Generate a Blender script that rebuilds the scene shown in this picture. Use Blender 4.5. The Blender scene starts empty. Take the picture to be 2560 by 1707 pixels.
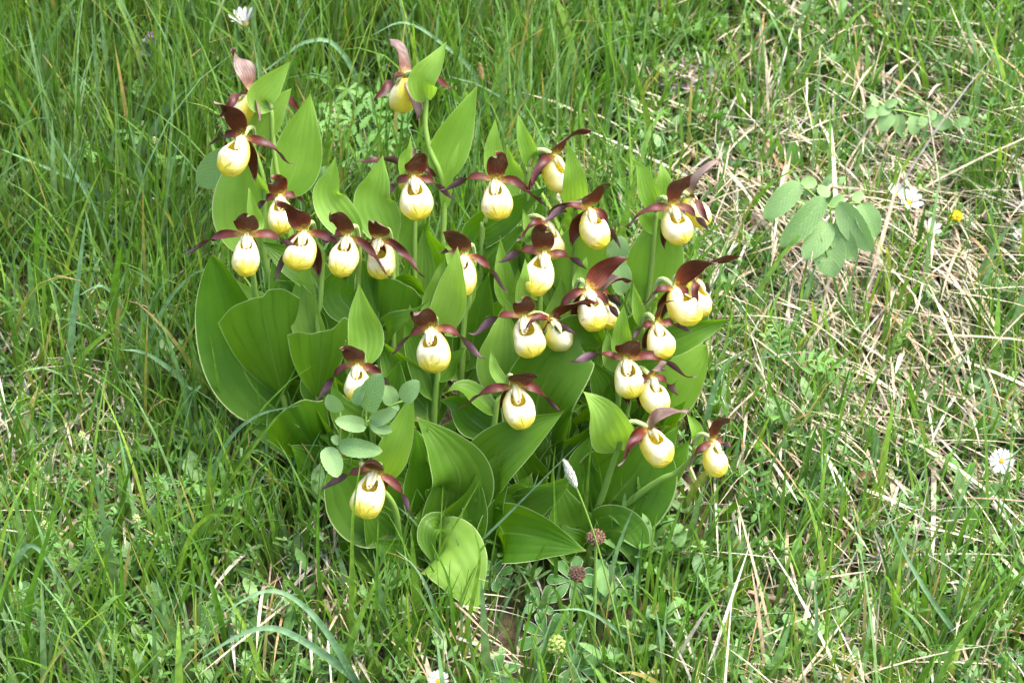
import bpy, math, random
import numpy as np
from mathutils import Vector, Matrix

random.seed(7)
RNG = np.random.default_rng(11)
SC = bpy.context.scene
COL = SC.collection
R = math.radians

# ------------------------------------------------------------------ camera
PITCH, LENS, DIST = 25.0, 75.3, 1.80
SLOPE = math.tan(R(20))
FWD = np.array([0, math.cos(R(PITCH)), -math.sin(R(PITCH))])
UPV = np.array([0, math.sin(R(PITCH)), math.cos(R(PITCH))])
RGT = np.array([1.0, 0, 0])
CAM = np.array([0, 0, 0.20]) - FWD * DIST
cd = bpy.data.cameras.new('camera')
cam = bpy.data.objects.new('camera', cd)
COL.objects.link(cam)
cam.location = CAM
cam.rotation_euler = (R(90 - PITCH), 0, 0)
cd.lens, cd.sensor_width = LENS, 36
cd.clip_start, cd.clip_end = 0.05, 400
cd.dof.use_dof = True
cd.dof.focus_distance = 1.80
cd.dof.aperture_fstop = 13
SC.camera = cam

# ------------------------------------------------------------------ light
SUN_EL, SUN_AZ = 64.0, 76.0          # azimuth: from behind the camera, towards the right
w = bpy.data.worlds.new('World')
SC.world = w
w.use_nodes = True
nt = w.node_tree
nt.nodes.clear()
sky = nt.nodes.new('ShaderNodeTexSky')
sky.sky_type = 'NISHITA'
sky.sun_disc = False
sky.sun_elevation = R(SUN_EL)
sky.sun_rotation = R(180 - SUN_AZ)
sky.air_density, sky.dust_density, sky.ozone_density = 1.0, 6.0, 1.0
bg = nt.nodes.new('ShaderNodeBackground')
bg.inputs[1].default_value = 0.15
wo = nt.nodes.new('ShaderNodeOutputWorld')
nt.links.new(sky.outputs[0], bg.inputs[0])
nt.links.new(bg.outputs[0], wo.inputs[0])
sd = bpy.data.lights.new('sun', 'SUN')
sd.energy = 0.85
sd.angle = R(22)
sd.color = (1.0, 0.985, 0.96)
sun = bpy.data.objects.new('sun', sd)
COL.objects.link(sun)
d = Vector((math.cos(R(SUN_EL)) * math.sin(R(SUN_AZ)), -math.cos(R(SUN_EL)) * math.cos(R(SUN_AZ)), math.sin(R(SUN_EL))))
sun.rotation_euler = d.to_track_quat('Z', 'Y').to_euler()
vs = SC.view_settings
vs.view_transform, vs.look, vs.gamma, vs.use_curve_mapping = 'Standard', 'None', 1.0, False
vs.exposure = 2.12
SC.cycles.use_denoising = True
SC.cycles.max_bounces = 7
SC.cycles.transmission_bounces = 5
SC.cycles.diffuse_bounces = 4

# ------------------------------------------------------------------ helpers
KPX = 36.0 / LENS / 2560.0           # tangent per photograph pixel


def ground(x, y):
    b = (0.010 * np.sin(7.1 * x + 3.3 * y + 1.0) + 0.008 * np.sin(11.3 * y - 6.0 * x + 0.4)
         + 0.004 * np.sin(23 * x + 17 * y) + 0.003 * np.sin(37 * x - 29 * y + 2))
    return SLOPE * y + b


def ray(px, py):
    return FWD + RGT * ((px - 1280) * KPX) - UPV * ((py - 853.5) * KPX)


def P(px, py, Y):
    r = ray(px, py)
    return CAM + r * ((Y - CAM[1]) / r[1])


def on_ground(px, py):
    Y = 0.1
    for _ in range(12):
        p = P(px, py, Y)
        err = p[2] - ground(p[0], p[1])
        r = ray(px, py)
        Y += err / (SLOPE - r[2] / r[1])
    p = P(px, py, Y)
    p[2] = ground(p[0], p[1])
    return p


def to_px(V):
    v = V - CAM
    f = v @ FWD
    return 1280 + (v @ RGT) / f / KPX, 853.5 - (v @ UPV) / f / KPX


def unit(v):
    v = np.asarray(v, float)
    return v / np.maximum(np.linalg.norm(v, axis=-1, keepdims=True), 1e-9)


def spline(pts, n):
    pts = np.asarray(pts, float)
    k = len(pts)
    if k == 2:
        t = np.linspace(0, 1, n)[:, None]
        return pts[0] * (1 - t) + pts[1] * t
    q = np.vstack([2 * pts[0] - pts[1], pts, 2 * pts[-1] - pts[-2]])
    seg = np.linalg.norm(np.diff(pts, axis=0), axis=1)
    cum = np.concatenate([[0], np.cumsum(seg)])
    s = np.linspace(0, cum[-1], n)
    out = np.zeros((n, pts.shape[1]))
    for i, v in enumerate(s):
        j = min(max(int(np.searchsorted(cum, v, 'right')) - 1, 0), k - 2)
        t = (v - cum[j]) / max(seg[j], 1e-9)
        p0, p1, p2, p3 = q[j], q[j + 1], q[j + 2], q[j + 3]
        out[i] = 0.5 * (2 * p1 + (p2 - p0) * t + (2 * p0 - 5 * p1 + 4 * p2 - p3) * t * t + (3 * p1 - p0 - 3 * p2 + p3) * t ** 3)
    return out


def frames(C, n0, roll):
    """tangents, sides, normals along C; n0 is the wanted normal, roll a per-point angle"""
    T = unit(np.gradient(C, axis=0))
    n0 = np.broadcast_to(np.asarray(n0, float), T.shape)
    N = unit(n0 - (n0 * T).sum(1, keepdims=True) * T)
    B = np.cross(T, N)
    c, s = np.cos(roll)[:, None], np.sin(roll)[:, None]
    N2 = c * N + s * B
    return T, np.cross(T, N2), N2


def grid_faces(n, m, off=0, flip=False, wrap=False):
    f = []
    for i in range(n - 1):
        for j in range(m if wrap else m - 1):
            j2 = (j + 1) % m
            q = (off + i * m + j, off + i * m + j2, off + (i + 1) * m + j2, off + (i + 1) * m + j)
            f.append(q[::-1] if flip else q)
    return f


def mesh(name, verts, faces, mats, uvs=None, fmat=None, cols=None, smooth=True):
    me = bpy.data.meshes.new(name)
    me.from_pydata(np.asarray(verts, float).tolist(), [], faces)
    for m in mats if isinstance(mats, (list, tuple)) else [mats]:
        me.materials.append(m)
    if uvs is not None:
        uvs = np.asarray(uvs, float)
        lay = me.uv_layers.new(name='UVMap')
        li = np.zeros(len(me.loops), np.int32)
        me.loops.foreach_get('vertex_index', li)
        lay.data.foreach_set('uv', uvs[li].astype(np.float32).ravel())
    if fmat is not None:
        me.polygons.foreach_set('material_index', np.asarray(fmat, np.int32))
    if smooth:
        me.polygons.foreach_set('use_smooth', np.ones(len(me.polygons), bool))
    me.update()
    return me


def fast_mesh(name, V, quads, cols, mat):
    """V (n,3), quads (m,4) int, cols (n,3)"""
    me = bpy.data.meshes.new(name)
    n, m = len(V), len(quads)
    me.vertices.add(n)
    me.vertices.foreach_set('co', V.astype(np.float32).ravel())
    me.loops.add(m * 4)
    me.loops.foreach_set('vertex_index', quads.astype(np.int32).ravel())
    me.polygons.add(m)
    me.polygons.foreach_set('loop_start', np.arange(0, m * 4, 4, dtype=np.int32))
    me.polygons.foreach_set('use_smooth', np.ones(m, bool))
    me.update(calc_edges=True)
    a = me.color_attributes.new('Col', 'FLOAT_COLOR', 'POINT')
    a.data.foreach_set('color', np.hstack([cols, np.ones((n, 1))]).astype(np.float32).ravel())
    me.materials.append(mat)
    return me


def link(name, me, parent=None, loc=None):
    o = bpy.data.objects.new(name, me)
    COL.objects.link(o)
    if parent is not None:
        o.parent = parent
    if loc is not None:
        o.location = loc
    return o


def thing(name, label, cat, loc=(0, 0, 0), group=None):
    o = bpy.data.objects.new(name, None)
    COL.objects.link(o)
    o.empty_display_size = 0.02
    o.location = loc
    return tag(o, label, cat, group)


def tag(o, label=None, cat=None, group=None, kind=None):
    if label: o['label'] = label
    if cat: o['category'] = cat
    if group: o['group'] = group
    if kind: o['kind'] = kind
    return o


def tube_vf(path, rad, sides=8, caps=True):
    C = np.asarray(path, float)
    n = len(C)
    rad = np.broadcast_to(np.asarray(rad, float), (n,))
    ref = np.array([0.3, -1.0, 0.1])
    T, S, N = frames(C, ref, np.zeros(n))
    a = np.linspace(0, 2 * np.pi, sides, endpoint=False)
    V = C[:, None] + rad[:, None, None] * (np.cos(a)[None, :, None] * S[:, None] + np.sin(a)[None, :, None] * N[:, None])
    f = grid_faces(n, sides, wrap=True)
    if caps:
        f.append(tuple(range(sides))[::-1])
        f.append(tuple((n - 1) * sides + k for k in range(sides)))
    uv = np.zeros((n, sides, 2))
    uv[..., 0] = np.arange(sides)[None] / sides
    uv[..., 1] = np.linspace(0, 1, n)[:, None]
    return V.reshape(-1, 3), f, uv.reshape(-1, 2)


def blade_profile(t, a, b, base=0.0):
    p = np.power(np.clip(t, 1e-5, 1), a) * np.power(np.clip(1 - t, 0, 1), b)
    tm = a / (a + b)
    p = p / (tm ** a * (1 - tm) ** b)
    return np.maximum(p, base * np.clip(1 - t * 3, 0, 1))


def sheet_v(C, n0, roll, hw, m, cup=0.0, wave=0.0, wf=3.0, ph=0.0, fold=0.0, pleat=0.0, tooth=0.0):
    n = len(C)
    T, S, N = frames(C, n0, roll)
    u = np.linspace(-1, 1, m)
    t = np.linspace(0, 1, n)
    hw2 = hw * (1 + tooth * np.where(np.arange(n) % 2 == 0, 1, -1))
    lat = hw[:, None] * u[None]
    if tooth:
        lat[:, 0] = -hw2
        lat[:, -1] = hw2
    dn = hw[:, None] * (cup * u[None] ** 2 + fold * np.abs(u)[None])
    dn = dn + hw.max() * wave * (u[None] ** 2) * np.sin(wf * 2 * np.pi * t[:, None] + ph + 1.3 * np.sign(u)[None])
    if pleat:
        dn = dn + pleat * hw[:, None] * np.cos(u[None] * np.pi * 4)
    V = C[:, None] + lat[..., None] * S[:, None] + dn[..., None] * N[:, None]
    UV = np.stack(np.broadcast_arrays((u[None] + 1) / 2, t[:, None]), -1)
    return V, UV, N


# ------------------------------------------------------------------ materials
class Mat:
    def __init__(s, name):
        s.m = bpy.data.materials.new(name)
        s.m.use_nodes = True
        s.t = s.m.node_tree
        s.t.nodes.clear()
        s.out = s.t.nodes.new('ShaderNodeOutputMaterial')

    def n(s, typ, **kw):
        nd = s.t.nodes.new(typ)
        for k, v in kw.items():
            setattr(nd, k, v)
        return nd

    def l(s, a, b):
        s.t.links.new(a, b)

    def set(s, sock, v):
        if hasattr(v, 'is_output'):
            s.l(v, sock)
        elif isinstance(v, tuple) and len(v) == 3:
            sock.default_value = (*v, 1) if len(sock.default_value) == 4 else v
        else:
            sock.default_value = v

    def math(s, op, a, b=None, c=None, clamp=False):
        nd = s.n('ShaderNodeMath', operation=op, use_clamp=clamp)
        for i, v in enumerate((a, b, c)):
            if v is not None:
                s.set(nd.inputs[i], v)
        return nd.outputs[0]

    def mix(s, f, a, b, mode='MIX'):
        nd = s.n('ShaderNodeMix', data_type='RGBA', blend_type=mode)
        s.set(nd.inputs[0], f)
        s.set(nd.inputs[6], a)
        s.set(nd.inputs[7], b)
        return nd.outputs[2]

    def ramp(s, v, lo, hi):
        nd = s.n('ShaderNodeMapRange', interpolation_type='SMOOTHSTEP')
        s.set(nd.inputs[0], v)
        nd.inputs[1].default_value, nd.inputs[2].default_value = lo, hi
        return nd.outputs[0]

    def noise(s, vec, scale, detail=3.0, rough=0.5):
        nd = s.n('ShaderNodeTexNoise')
        if vec is not None:
            s.l(vec, nd.inputs['Vector'])
        nd.inputs['Scale'].default_value = scale
        nd.inputs['Detail'].default_value = detail
        nd.inputs['Roughness'].default_value = rough
        return nd.outputs[0]

    def coord(s, which='Object'):
        return s.n('ShaderNodeTexCoord').outputs[which]

    def uv(s):
        nd = s.n('ShaderNodeUVMap')
        sp = s.n('ShaderNodeSeparateXYZ')
        s.l(nd.outputs[0], sp.inputs[0])
        return sp.outputs[0], sp.outputs[1], nd.outputs[0]

    def rnd(s):
        return s.n('ShaderNodeObjectInfo').outputs['Random']

    def finish(s, col, rough=0.5, spec=0.4, trans=None, tcol=None, bump=None, bstr=0.2, bdist=0.001, sheen=0.0):
        p = s.n('ShaderNodeBsdfPrincipled')
        s.set(p.inputs['Base Color'], col)
        s.set(p.inputs['Roughness'], rough)
        p.inputs['Specular IOR Level'].default_value = spec
        if sheen:
            p.inputs['Sheen Weight'].default_value = sheen
        nrm = None
        if bump is not None:
            b = s.n('ShaderNodeBump')
            b.inputs['Strength'].default_value = bstr
            b.inputs['Distance'].default_value = bdist
            s.l(bump, b.inputs['Height'])
            nrm = b.outputs[0]
            s.l(nrm, p.inputs['Normal'])
        sh = p.outputs[0]
        if trans:
            tr = s.n('ShaderNodeBsdfTranslucent')
            s.set(tr.inputs[0], tcol if tcol is not None else col)
            if nrm is not None:
                s.l(nrm, tr.inputs['Normal'])
            mx = s.n('ShaderNodeMixShader')
            mx.inputs[0].default_value = trans
            s.l(sh, mx.inputs[1])
            s.l(tr.outputs[0], mx.inputs[2])
            sh = mx.outputs[0]
        s.l(sh, s.out.inputs[0])
        return s.m


def vein_leaf(name, c_dark, c_mid, c_pale, tcol, nveins=6, vein=0.48, margin=(0.42, 0.55, 0.22), mw=0.478, trans=0.42, rough=0.47, mid_col=(0.30, 0.42, 0.10), pinnate=0.0):
    """broad leaf with parallel veins, a pale margin and a paler midrib"""
    m = Mat(name)
    u, v, uvv = m.uv()
    oc = m.coord('Object')
    big = m.noise(oc, 22, 3)
    fine = m.noise(oc, 160, 2)
    col = m.mix(m.ramp(big, 0.35, 0.68), c_dark, c_mid)
    col = m.mix(m.math('MULTIPLY', m.ramp(m.rnd(), 0.0, 1.0), 0.55), col, c_pale)
    uw = m.math('ADD', u, m.math('MULTIPLY', m.math('SUBTRACT', m.noise(oc, 14, 1), 0.5), 0.16))
    amp = m.ramp(m.noise(oc, 30, 2), 0.30, 0.70)
    fr = m.math('FRACT', m.math('ADD', m.math('MULTIPLY', uw, float(nveins)), 0.5))
    dist = m.math('ABSOLUTE', m.math('SUBTRACT', fr, 0.5))          # 0 on the vein
    line = m.math('MULTIPLY', m.math('SUBTRACT', 1.0, m.ramp(dist, 0.0, 0.16)), amp)
    f2 = m.math('FRACT', m.math('MULTIPLY', uw, float(nveins) * 4))
    hair = m.math('SUBTRACT', 1.0, m.ramp(m.math('ABSOLUTE', m.math('SUBTRACT', f2, 0.5)), 0.0, 0.25))
    col = m.mix(m.math('MULTIPLY', line, vein), col, tuple(c * 0.55 for c in c_dark))
    col = m.mix(m.math('MULTIPLY', hair, 0.06), col, tuple(c * 0.7 for c in c_dark))
    edge = m.math('ABSOLUTE', m.math('SUBTRACT', u, 0.5))
    col = m.mix(m.ramp(edge, mw, mw + 0.3 * (0.5 - mw) + 0.010), col, margin)
    rib = m.math('SUBTRACT', 1.0, m.ramp(edge, 0.004, 0.022))
    col = m.mix(m.math('MULTIPLY', rib, m.math('MULTIPLY', m.ramp(v, 0.9, 0.0), 0.6)), col, mid_col)
    if pinnate:
        pv = m.math('FRACT', m.math('SUBTRACT', m.math('MULTIPLY', v, 9.0), m.math('MULTIPLY', edge, 7.0)))
        pl = m.math('SUBTRACT', 1.0, m.ramp(m.math('ABSOLUTE', m.math('SUBTRACT', pv, 0.5)), 0.03, 0.14))
        col = m.mix(m.math('MULTIPLY', pl, pinnate), col, mid_col)
    col = m.mix(m.math('MULTIPLY', m.ramp(fine, 0.62, 0.75), 0.12), col, c_pale)
    col = m.mix(m.math('MULTIPLY', m.ramp(m.noise(oc, 55, 4, 0.6), 0.45, 0.75), 0.30), col, tuple(c * 0.62 for c in c_dark))
    spot = m.math('MULTIPLY', m.ramp(m.noise(oc, 260, 2), 0.735, 0.77), m.ramp(m.noise(oc, 18, 2), 0.5, 0.62))
    col = m.mix(spot, col, (0.22, 0.16, 0.05))
    col = m.mix(m.ramp(m.math('ADD', v, m.math('MULTIPLY', m.math('SUBTRACT', fine, 0.5), 0.06)), 0.965, 0.99), col, (0.30, 0.22, 0.08))
    h = m.math('ADD', m.math('MULTIPLY', m.ramp(dist, 0.0, 0.5), 1.0), m.math('ADD', m.math('MULTIPLY', fine, 0.25), m.math('MULTIPLY', m.noise(oc, 45, 3), 1.6)))
    rough = m.math('ADD', rough - 0.12, m.math('MULTIPLY', big, 0.26))
    tc = m.mix(m.math('MULTIPLY', line, 0.4), tcol, tuple(c * 0.6 for c in tcol))
    return m.finish(col, rough, 0.26, trans, tc, h, 0.20, 0.0010)


M = {}
M['leaf'] = vein_leaf('orchid_leaf', (0.042, 0.128, 0.004), (0.068, 0.175, 0.008), (0.120, 0.240, 0.030), (0.17, 0.38, 0.004))
M['bract'] = vein_leaf('orchid_bract', (0.125, 0.265, 0.030), (0.165, 0.320, 0.040), (0.225, 0.385, 0.070), (0.30, 0.54, 0.030), nveins=6, vein=0.13)
M['bluish'] = vein_leaf('greygreen_leaflet', (0.140, 0.275, 0.090), (0.185, 0.330, 0.120), (0.235, 0.375, 0.155), (0.20, 0.40, 0.08), nveins=1, vein=0.0, margin=(0.40, 0.50, 0.20), trans=0.25, rough=0.55, mid_col=(0.36, 0.50, 0.22), pinnate=0.42)
M['mantle'] = vein_leaf('mantle_leaflet', (0.050, 0.165, 0.030), (0.070, 0.200, 0.040), (0.12, 0.26, 0.08), (0.14, 0.34, 0.06), nveins=1, vein=0.0, margin=(0.62, 0.70, 0.55), mw=0.452, trans=0.2, rough=0.5, mid_col=(0.30, 0.42, 0.22))
M['herb'] = vein_leaf('herb_leaf', (0.085, 0.225, 0.040), (0.120, 0.275, 0.055), (0.175, 0.33, 0.10), (0.18, 0.42, 0.04), nveins=1, vein=0.0, margin=(0.16, 0.32, 0.10), trans=0.3, rough=0.5, mid_col=(0.24, 0.38, 0.14))
M['weedleaf'] = vein_leaf('meadow_leaf', (0.10, 0.24, 0.05), (0.14, 0.30, 0.06), (0.2, 0.36, 0.11), (0.2, 0.45, 0.04), nveins=4, vein=0.12, margin=(0.2, 0.36, 0.12), trans=0.3, rough=0.5)

m = Mat('stem_green')
u_, v_, _ = m.uv()
c = m.mix(m.noise(m.coord(), 60), (0.16, 0.30, 0.045), (0.24, 0.38, 0.08))
M['stem'] = m.finish(c, 0.5, 0.3, 0.15, (0.25, 0.45, 0.05))

m = Mat('ovary_green')
u_, v_, _ = m.uv()
st = m.math('ABSOLUTE', m.math('SINE', m.math('MULTIPLY', u_, 6 * math.pi)))
c = m.mix(m.ramp(st, 0.2, 0.8), (0.16, 0.26, 0.06), (0.42, 0.52, 0.22))
M['ovary'] = m.finish(c, 0.5, 0.3, 0.1)


def maroon(name, c1, c2, basecol, pale=0.0):
    m = Mat(name)
    u, v, _ = m.uv()
    oc = m.coord('Object')
    s = m.math('MULTIPLY', u, 14 * math.pi)
    stripe = m.ramp(m.math('SINE', s), -0.2, 1.0)
    col = m.mix(m.ramp(m.noise(oc, 130, 3), 0.35, 0.65), c1, c2)
    col = m.mix(m.math('MULTIPLY', stripe, 0.5), col, tuple(x * 0.45 for x in c1))
    col = m.mix(m.math('MULTIPLY', m.ramp(m.rnd(), 0.2, 1.0), 0.35), col, tuple(x * 1.5 + 0.006 for x in c2))
    b = m.math('ADD', v, m.math('MULTIPLY', m.math('SUBTRACT', m.noise(m.uv()[2], 18, 2), 0.5), 0.22))
    col = m.mix(m.ramp(b, 0.17, 0.02), col, basecol)
    col = m.mix(m.math('MULTIPLY', m.ramp(b, 0.46, 0.10), 0.35), col, (0.20, 0.036, 0.006))
    return m.finish(col, 0.40, 0.35, 0.13, (0.25, 0.035, 0.010), m.math('ADD', stripe, m.noise(oc, 300)), 0.25, 0.0006)


M['sepal_front'] = maroon('sepal_front', (0.056, 0.0105, 0.005), (0.092, 0.0190, 0.007), (0.62, 0.50, 0.06))
M['sepal_back'] = maroon('sepal_back', (0.13, 0.085, 0.075), (0.215, 0.150, 0.122), (0.55, 0.47, 0.18))
M['petal_front'] = maroon('petal_front', (0.046, 0.0095, 0.008), (0.078, 0.0180, 0.014), (0.50, 0.34, 0.06))
M['petal_back'] = maroon('petal_back', (0.078, 0.042, 0.054), (0.135, 0.078, 0.092), (0.42, 0.26, 0.08))

# pouch: uv.x = angle round the pouch (0 and 1 at the opening), uv.y = distance along it
m = Mat('pouch_outer')
u_, v_, uvv = m.uv()
oc = m.coord('Object')
ang = m.math('MULTIPLY', m.math('ABSOLUTE', m.math('SUBTRACT', u_, 0.5)), 2.0)     # 1 at the front, 0 at the back
wob = m.math('MULTIPLY', m.math('SUBTRACT', m.noise(oc, 130, 3), 0.5), 0.30)
front = m.ramp(m.math('ADD', ang, wob), 0.30, 0.78)
toe = m.ramp(m.math('ADD', v_, wob), 0.96, 0.70)
cream = m.math('MULTIPLY', front, toe)
col = m.mix(cream, (0.84, 0.77, 0.075), (0.87, 0.85, 0.64))
ribs = m.math('MULTIPLY', m.ramp(m.math('SINE', m.math('ADD', m.math('MULTIPLY', u_, 22 * math.pi), m.math('MULTIPLY', m.noise(oc, 100, 2), 9.0))), 0.1, 1.0), m.ramp(m.noise(oc, 160, 2), 0.35, 0.65))
low = m.ramp(v_, 0.62, 0.95)
col = m.mix(m.math('MULTIPLY', m.math('MULTIPLY', ribs, low), m.math('MULTIPLY', m.noise(oc, 90), 0.8)), col, (0.68, 0.40, 0.03))
spots = m.ramp(m.noise(oc, 330, 2), 0.66, 0.76)
col = m.mix(m.math('MULTIPLY', spots, 0.40), col, (0.50, 0.24, 0.10))
blot = m.ramp(m.noise(oc, 150, 2), 0.66, 0.80)
col = m.mix(m.math('MULTIPLY', blot, 0.35), col, (0.62, 0.38, 0.16))
age = m.math('MULTIPLY', m.ramp(m.rnd(), 0.45, 1.0), m.ramp(m.noise(oc, 60, 3), 0.52, 0.72))
col = m.mix(m.math('MULTIPLY', age, 0.5), col, (0.60, 0.36, 0.12))
M['pouch'] = m.finish(col, 0.36, 0.45, 0.36, (0.90, 0.88, 0.36), m.math('ADD', m.math('MULTIPLY', ribs, low), m.noise(oc, 120, 3)), 0.45, 0.0016)

m = Mat('pouch_inner')
oc = m.coord('Object')
vo = m.n('ShaderNodeTexVoronoi')
m.l(oc, vo.inputs['Vector'])
vo.inputs['Scale'].default_value = 430
dots = m.ramp(vo.outputs['Distance'], 0.42, 0.22)
col = m.mix(m.math('MULTIPLY', dots, m.ramp(m.noise(oc, 220), 0.40, 0.52)), (0.86, 0.72, 0.10), (0.26, 0.035, 0.012))
M['pouch_in'] = m.finish(col, 0.4, 0.4, 0.62, (0.97, 0.86, 0.20))

m = Mat('column_cream')
oc = m.coord('Object')
vo = m.n('ShaderNodeTexVoronoi')
m.l(oc, vo.inputs['Vector'])
vo.inputs['Scale'].default_value = 420
u_, v_, _ = m.uv()
dots = m.math('MULTIPLY', m.ramp(vo.outputs['Distance'], 0.40, 0.22), m.ramp(v_, 0.5, 0.8))
col = m.mix(m.ramp(m.math('SINE', m.math('MULTIPLY', u_, 8 * math.pi)), 0.1, 1.0), (0.80, 0.76, 0.52), (0.62, 0.56, 0.22))
col = m.mix(m.ramp(v_, 0.22, 0.0), col, (0.66, 0.58, 0.08))
col = m.mix(dots, col, (0.28, 0.05, 0.02))
M['column'] = m.finish(col, 0.4, 0.4, 0.15)


def vcol(name, rough=0.5, trans=0.3, boost=(1.25, 1.35, 0.7), spec=0.35, nscale=0.0):
    m = Mat(name)
    a = m.n('ShaderNodeAttribute', attribute_name='Col')
    col = a.outputs['Color']
    if nscale:
        nz = m.noise(m.coord(), nscale, 3)
        col = m.mix(m.ramp(nz, 0.3, 0.7), m.mix(1.0, col, (0.72, 0.74, 0.70), 'MULTIPLY'), m.mix(1.0, col, (1.18, 1.16, 1.12), 'MULTIPLY'))
    tc = m.mix(1.0, col, boost, 'MULTIPLY')
    return m.finish(col, rough, spec, trans, tc)


M['grass'] = vcol('grass_green', 0.55, 0.42, spec=0.2, nscale=120.0)
M['straw'] = vcol('straw_dry', 0.6, 0.15, (1.0, 0.95, 0.85), 0.25, nscale=160.0)
M['tinyherb'] = vcol('low_herb_leaf', 0.5, 0.25, nscale=90.0)


def flat(name, c, rough=0.6, c2=None, scale=200, trans=None, spec=0.3):
    m = Mat(name)
    oc = m.coord()
    nz = m.noise(oc, scale, 3)
    col = m.mix(m.ramp(nz, 0.35, 0.65), c, c2 or tuple(x * 0.75 for x in c))
    return m.finish(col, rough, spec, trans, None, nz, 0.3, 0.001)


M['white_petal'] = flat('white_ray', (0.66, 0.66, 0.63), 0.6, (0.54, 0.54, 0.51), 300, 0.25)
M['yellow_disc'] = flat('yellow_disc', (0.72, 0.50, 0.03), 0.7, (0.6, 0.36, 0.02), 900)
M['yellow_petal'] = flat('yellow_petal', (0.80, 0.58, 0.01), 0.5, (0.85, 0.70, 0.03), 300, 0.2)
M['brown_head'] = flat('brown_seed', (0.105, 0.058, 0.034), 0.8, (0.185, 0.110, 0.068), 500)
M['tan_spike'] = flat('tan_spike', (0.50, 0.30, 0.14), 0.8, (0.30, 0.17, 0.08), 600)
M['white_spike'] = flat('pale_spike', (0.62, 0.62, 0.52), 0.7, (0.42, 0.44, 0.34), 500)
M['greenish_flower'] = flat('greenish_flower', (0.24, 0.34, 0.07), 0.7, (0.36, 0.42, 0.13), 600)
M['cream_flower'] = flat('cream_flower', (0.42, 0.48, 0.20), 0.7, (0.30, 0.38, 0.12), 500)
M['purple_leaf'] = flat('purple_bract', (0.16, 0.12, 0.17), 0.6, (0.12, 0.17, 0.10), 120)
M['purple_bloom'] = flat('purple_bloom', (0.22, 0.12, 0.30), 0.6, (0.32, 0.16, 0.30), 300)
M['dead_leaf'] = flat('dead_leaf', (0.30, 0.15, 0.06), 0.8, (0.50, 0.38, 0.24), 120)
M['wood'] = flat('dead_stick', (0.42, 0.33, 0.24), 0.9, (0.26, 0.20, 0.15), 150)
M['fluff'] = flat('grey_debris', (0.42, 0.39, 0.36), 0.95, (0.16, 0.11, 0.08), 140)

m = Mat('soil_thatch')
oc = m.coord('Object')
n1 = m.noise(oc, 9, 5)
n2 = m.noise(oc, 70, 5, 0.65)
col = m.mix(m.ramp(n2, 0.3, 0.7), (0.040, 0.028, 0.017), (0.17, 0.13, 0.085))
col = m.mix(m.math('MULTIPLY', m.ramp(n1, 0.45, 0.65), 0.45), col, (0.055, 0.085, 0.022))
M['soil'] = m.finish(col, 0.95, 0.1, None, None, m.noise(oc, 140, 6, 0.7), 0.9, 0.01)

# ------------------------------------------------------------------ ground
def sinh_axis(lo, hi, n, c):
    k = 5.5
    a = np.sinh(np.linspace(-k, k, n)) / math.sinh(k)
    return np.where(a < 0, c + a * (c - lo), c + a * (hi - c))


gx = sinh_axis(-60, 60, 181, 0.0)
gy = sinh_axis(-60, 60, 181, 0.25)
X, Y = np.meshgrid(gx, gy)
Z = ground(X, Y)
V = np.stack([X, Y, Z], -1).reshape(-1, 3)
g = link('ground', mesh('ground', V, grid_faces(181, 181), M['soil']))
tag(g, kind='structure')

# ------------------------------------------------------------------ grass, straw and low herbs (uncountable)
def blades(base, az, th0, bend, length, width, rgb_root, rgb_tip, K=6, flat_t=1.0, spin=None, prof='grass'):
    """vectorised blades: th0 lean from vertical at the root, bend added by the tip"""
    n = len(base)
    t = np.linspace(0, 1, K + 1)
    th = th0[:, None] + bend[:, None] * t[None] ** 1.4
    ds = (length / K)[:, None]
    hx = np.cumsum(np.sin(th[:, :-1]) * ds, 1)
    hz = np.cumsum(np.cos(th[:, :-1]) * ds, 1)
    hx = np.hstack([np.zeros((n, 1)), hx])
    hz = np.hstack([np.zeros((n, 1)), hz])
    dirx, diry = np.cos(az)[:, None], np.sin(az)[:, None]
    C = np.stack([base[:, 0:1] + hx * dirx, base[:, 1:2] + hx * diry, base[:, 2:3] + hz], -1)
    sp = az + np.pi / 2 if spin is None else az + np.pi / 2 + spin
    S = np.stack([np.cos(sp), np.sin(sp), np.zeros(n)], -1)[:, None]
    if prof == 'grass':
        w = width[:, None] * 0.5 * np.minimum(1.0, 0.62 + 1.4 * t)[None] * np.power(np.clip(1 - t, 0, 1), 0.62)[None]
    elif prof == 'strip':
        w = width[:, None] * 0.5 * np.power(np.clip(1 - t ** 4, 0, 1), 0.8)[None] * np.ones((n, 1))
    else:
        w = width[:, None] * 0.5 * blade_profile(t, 0.7, 0.7)[None]
    V = np.stack([C - S * w[..., None], C + S * w[..., None]], 2)      # n,K+1,2,3
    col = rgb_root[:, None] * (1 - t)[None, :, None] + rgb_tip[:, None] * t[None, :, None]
    col = np.repeat(col[:, :, None], 2, 2)
    idx = np.arange(n * (K + 1) * 2).reshape(n, K + 1, 2)
    q = np.stack([idx[:, :-1, 0], idx[:, :-1, 1], idx[:, 1:, 1], idx[:, 1:, 0]], -1).reshape(-1, 4)
    return V.reshape(-1, 3), q, col.reshape(-1, 3)


def smooth01(a, lo, hi):
    t = np.clip((a - lo) / (hi - lo), 0, 1)
    return t * t * (3 - 2 * t)


def blobs(x, y, seed, f):
    r = np.random.default_rng(seed)
    o = 0
    for k in range(6):
        a = r.uniform(0, 6.28)
        o = o + np.sin(f * (1 + 0.35 * k) * (np.cos(a) * x + np.sin(a) * y) + r.uniform(0, 6.28)) / (1 + 0.3 * k)
    return o / 3.0


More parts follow.
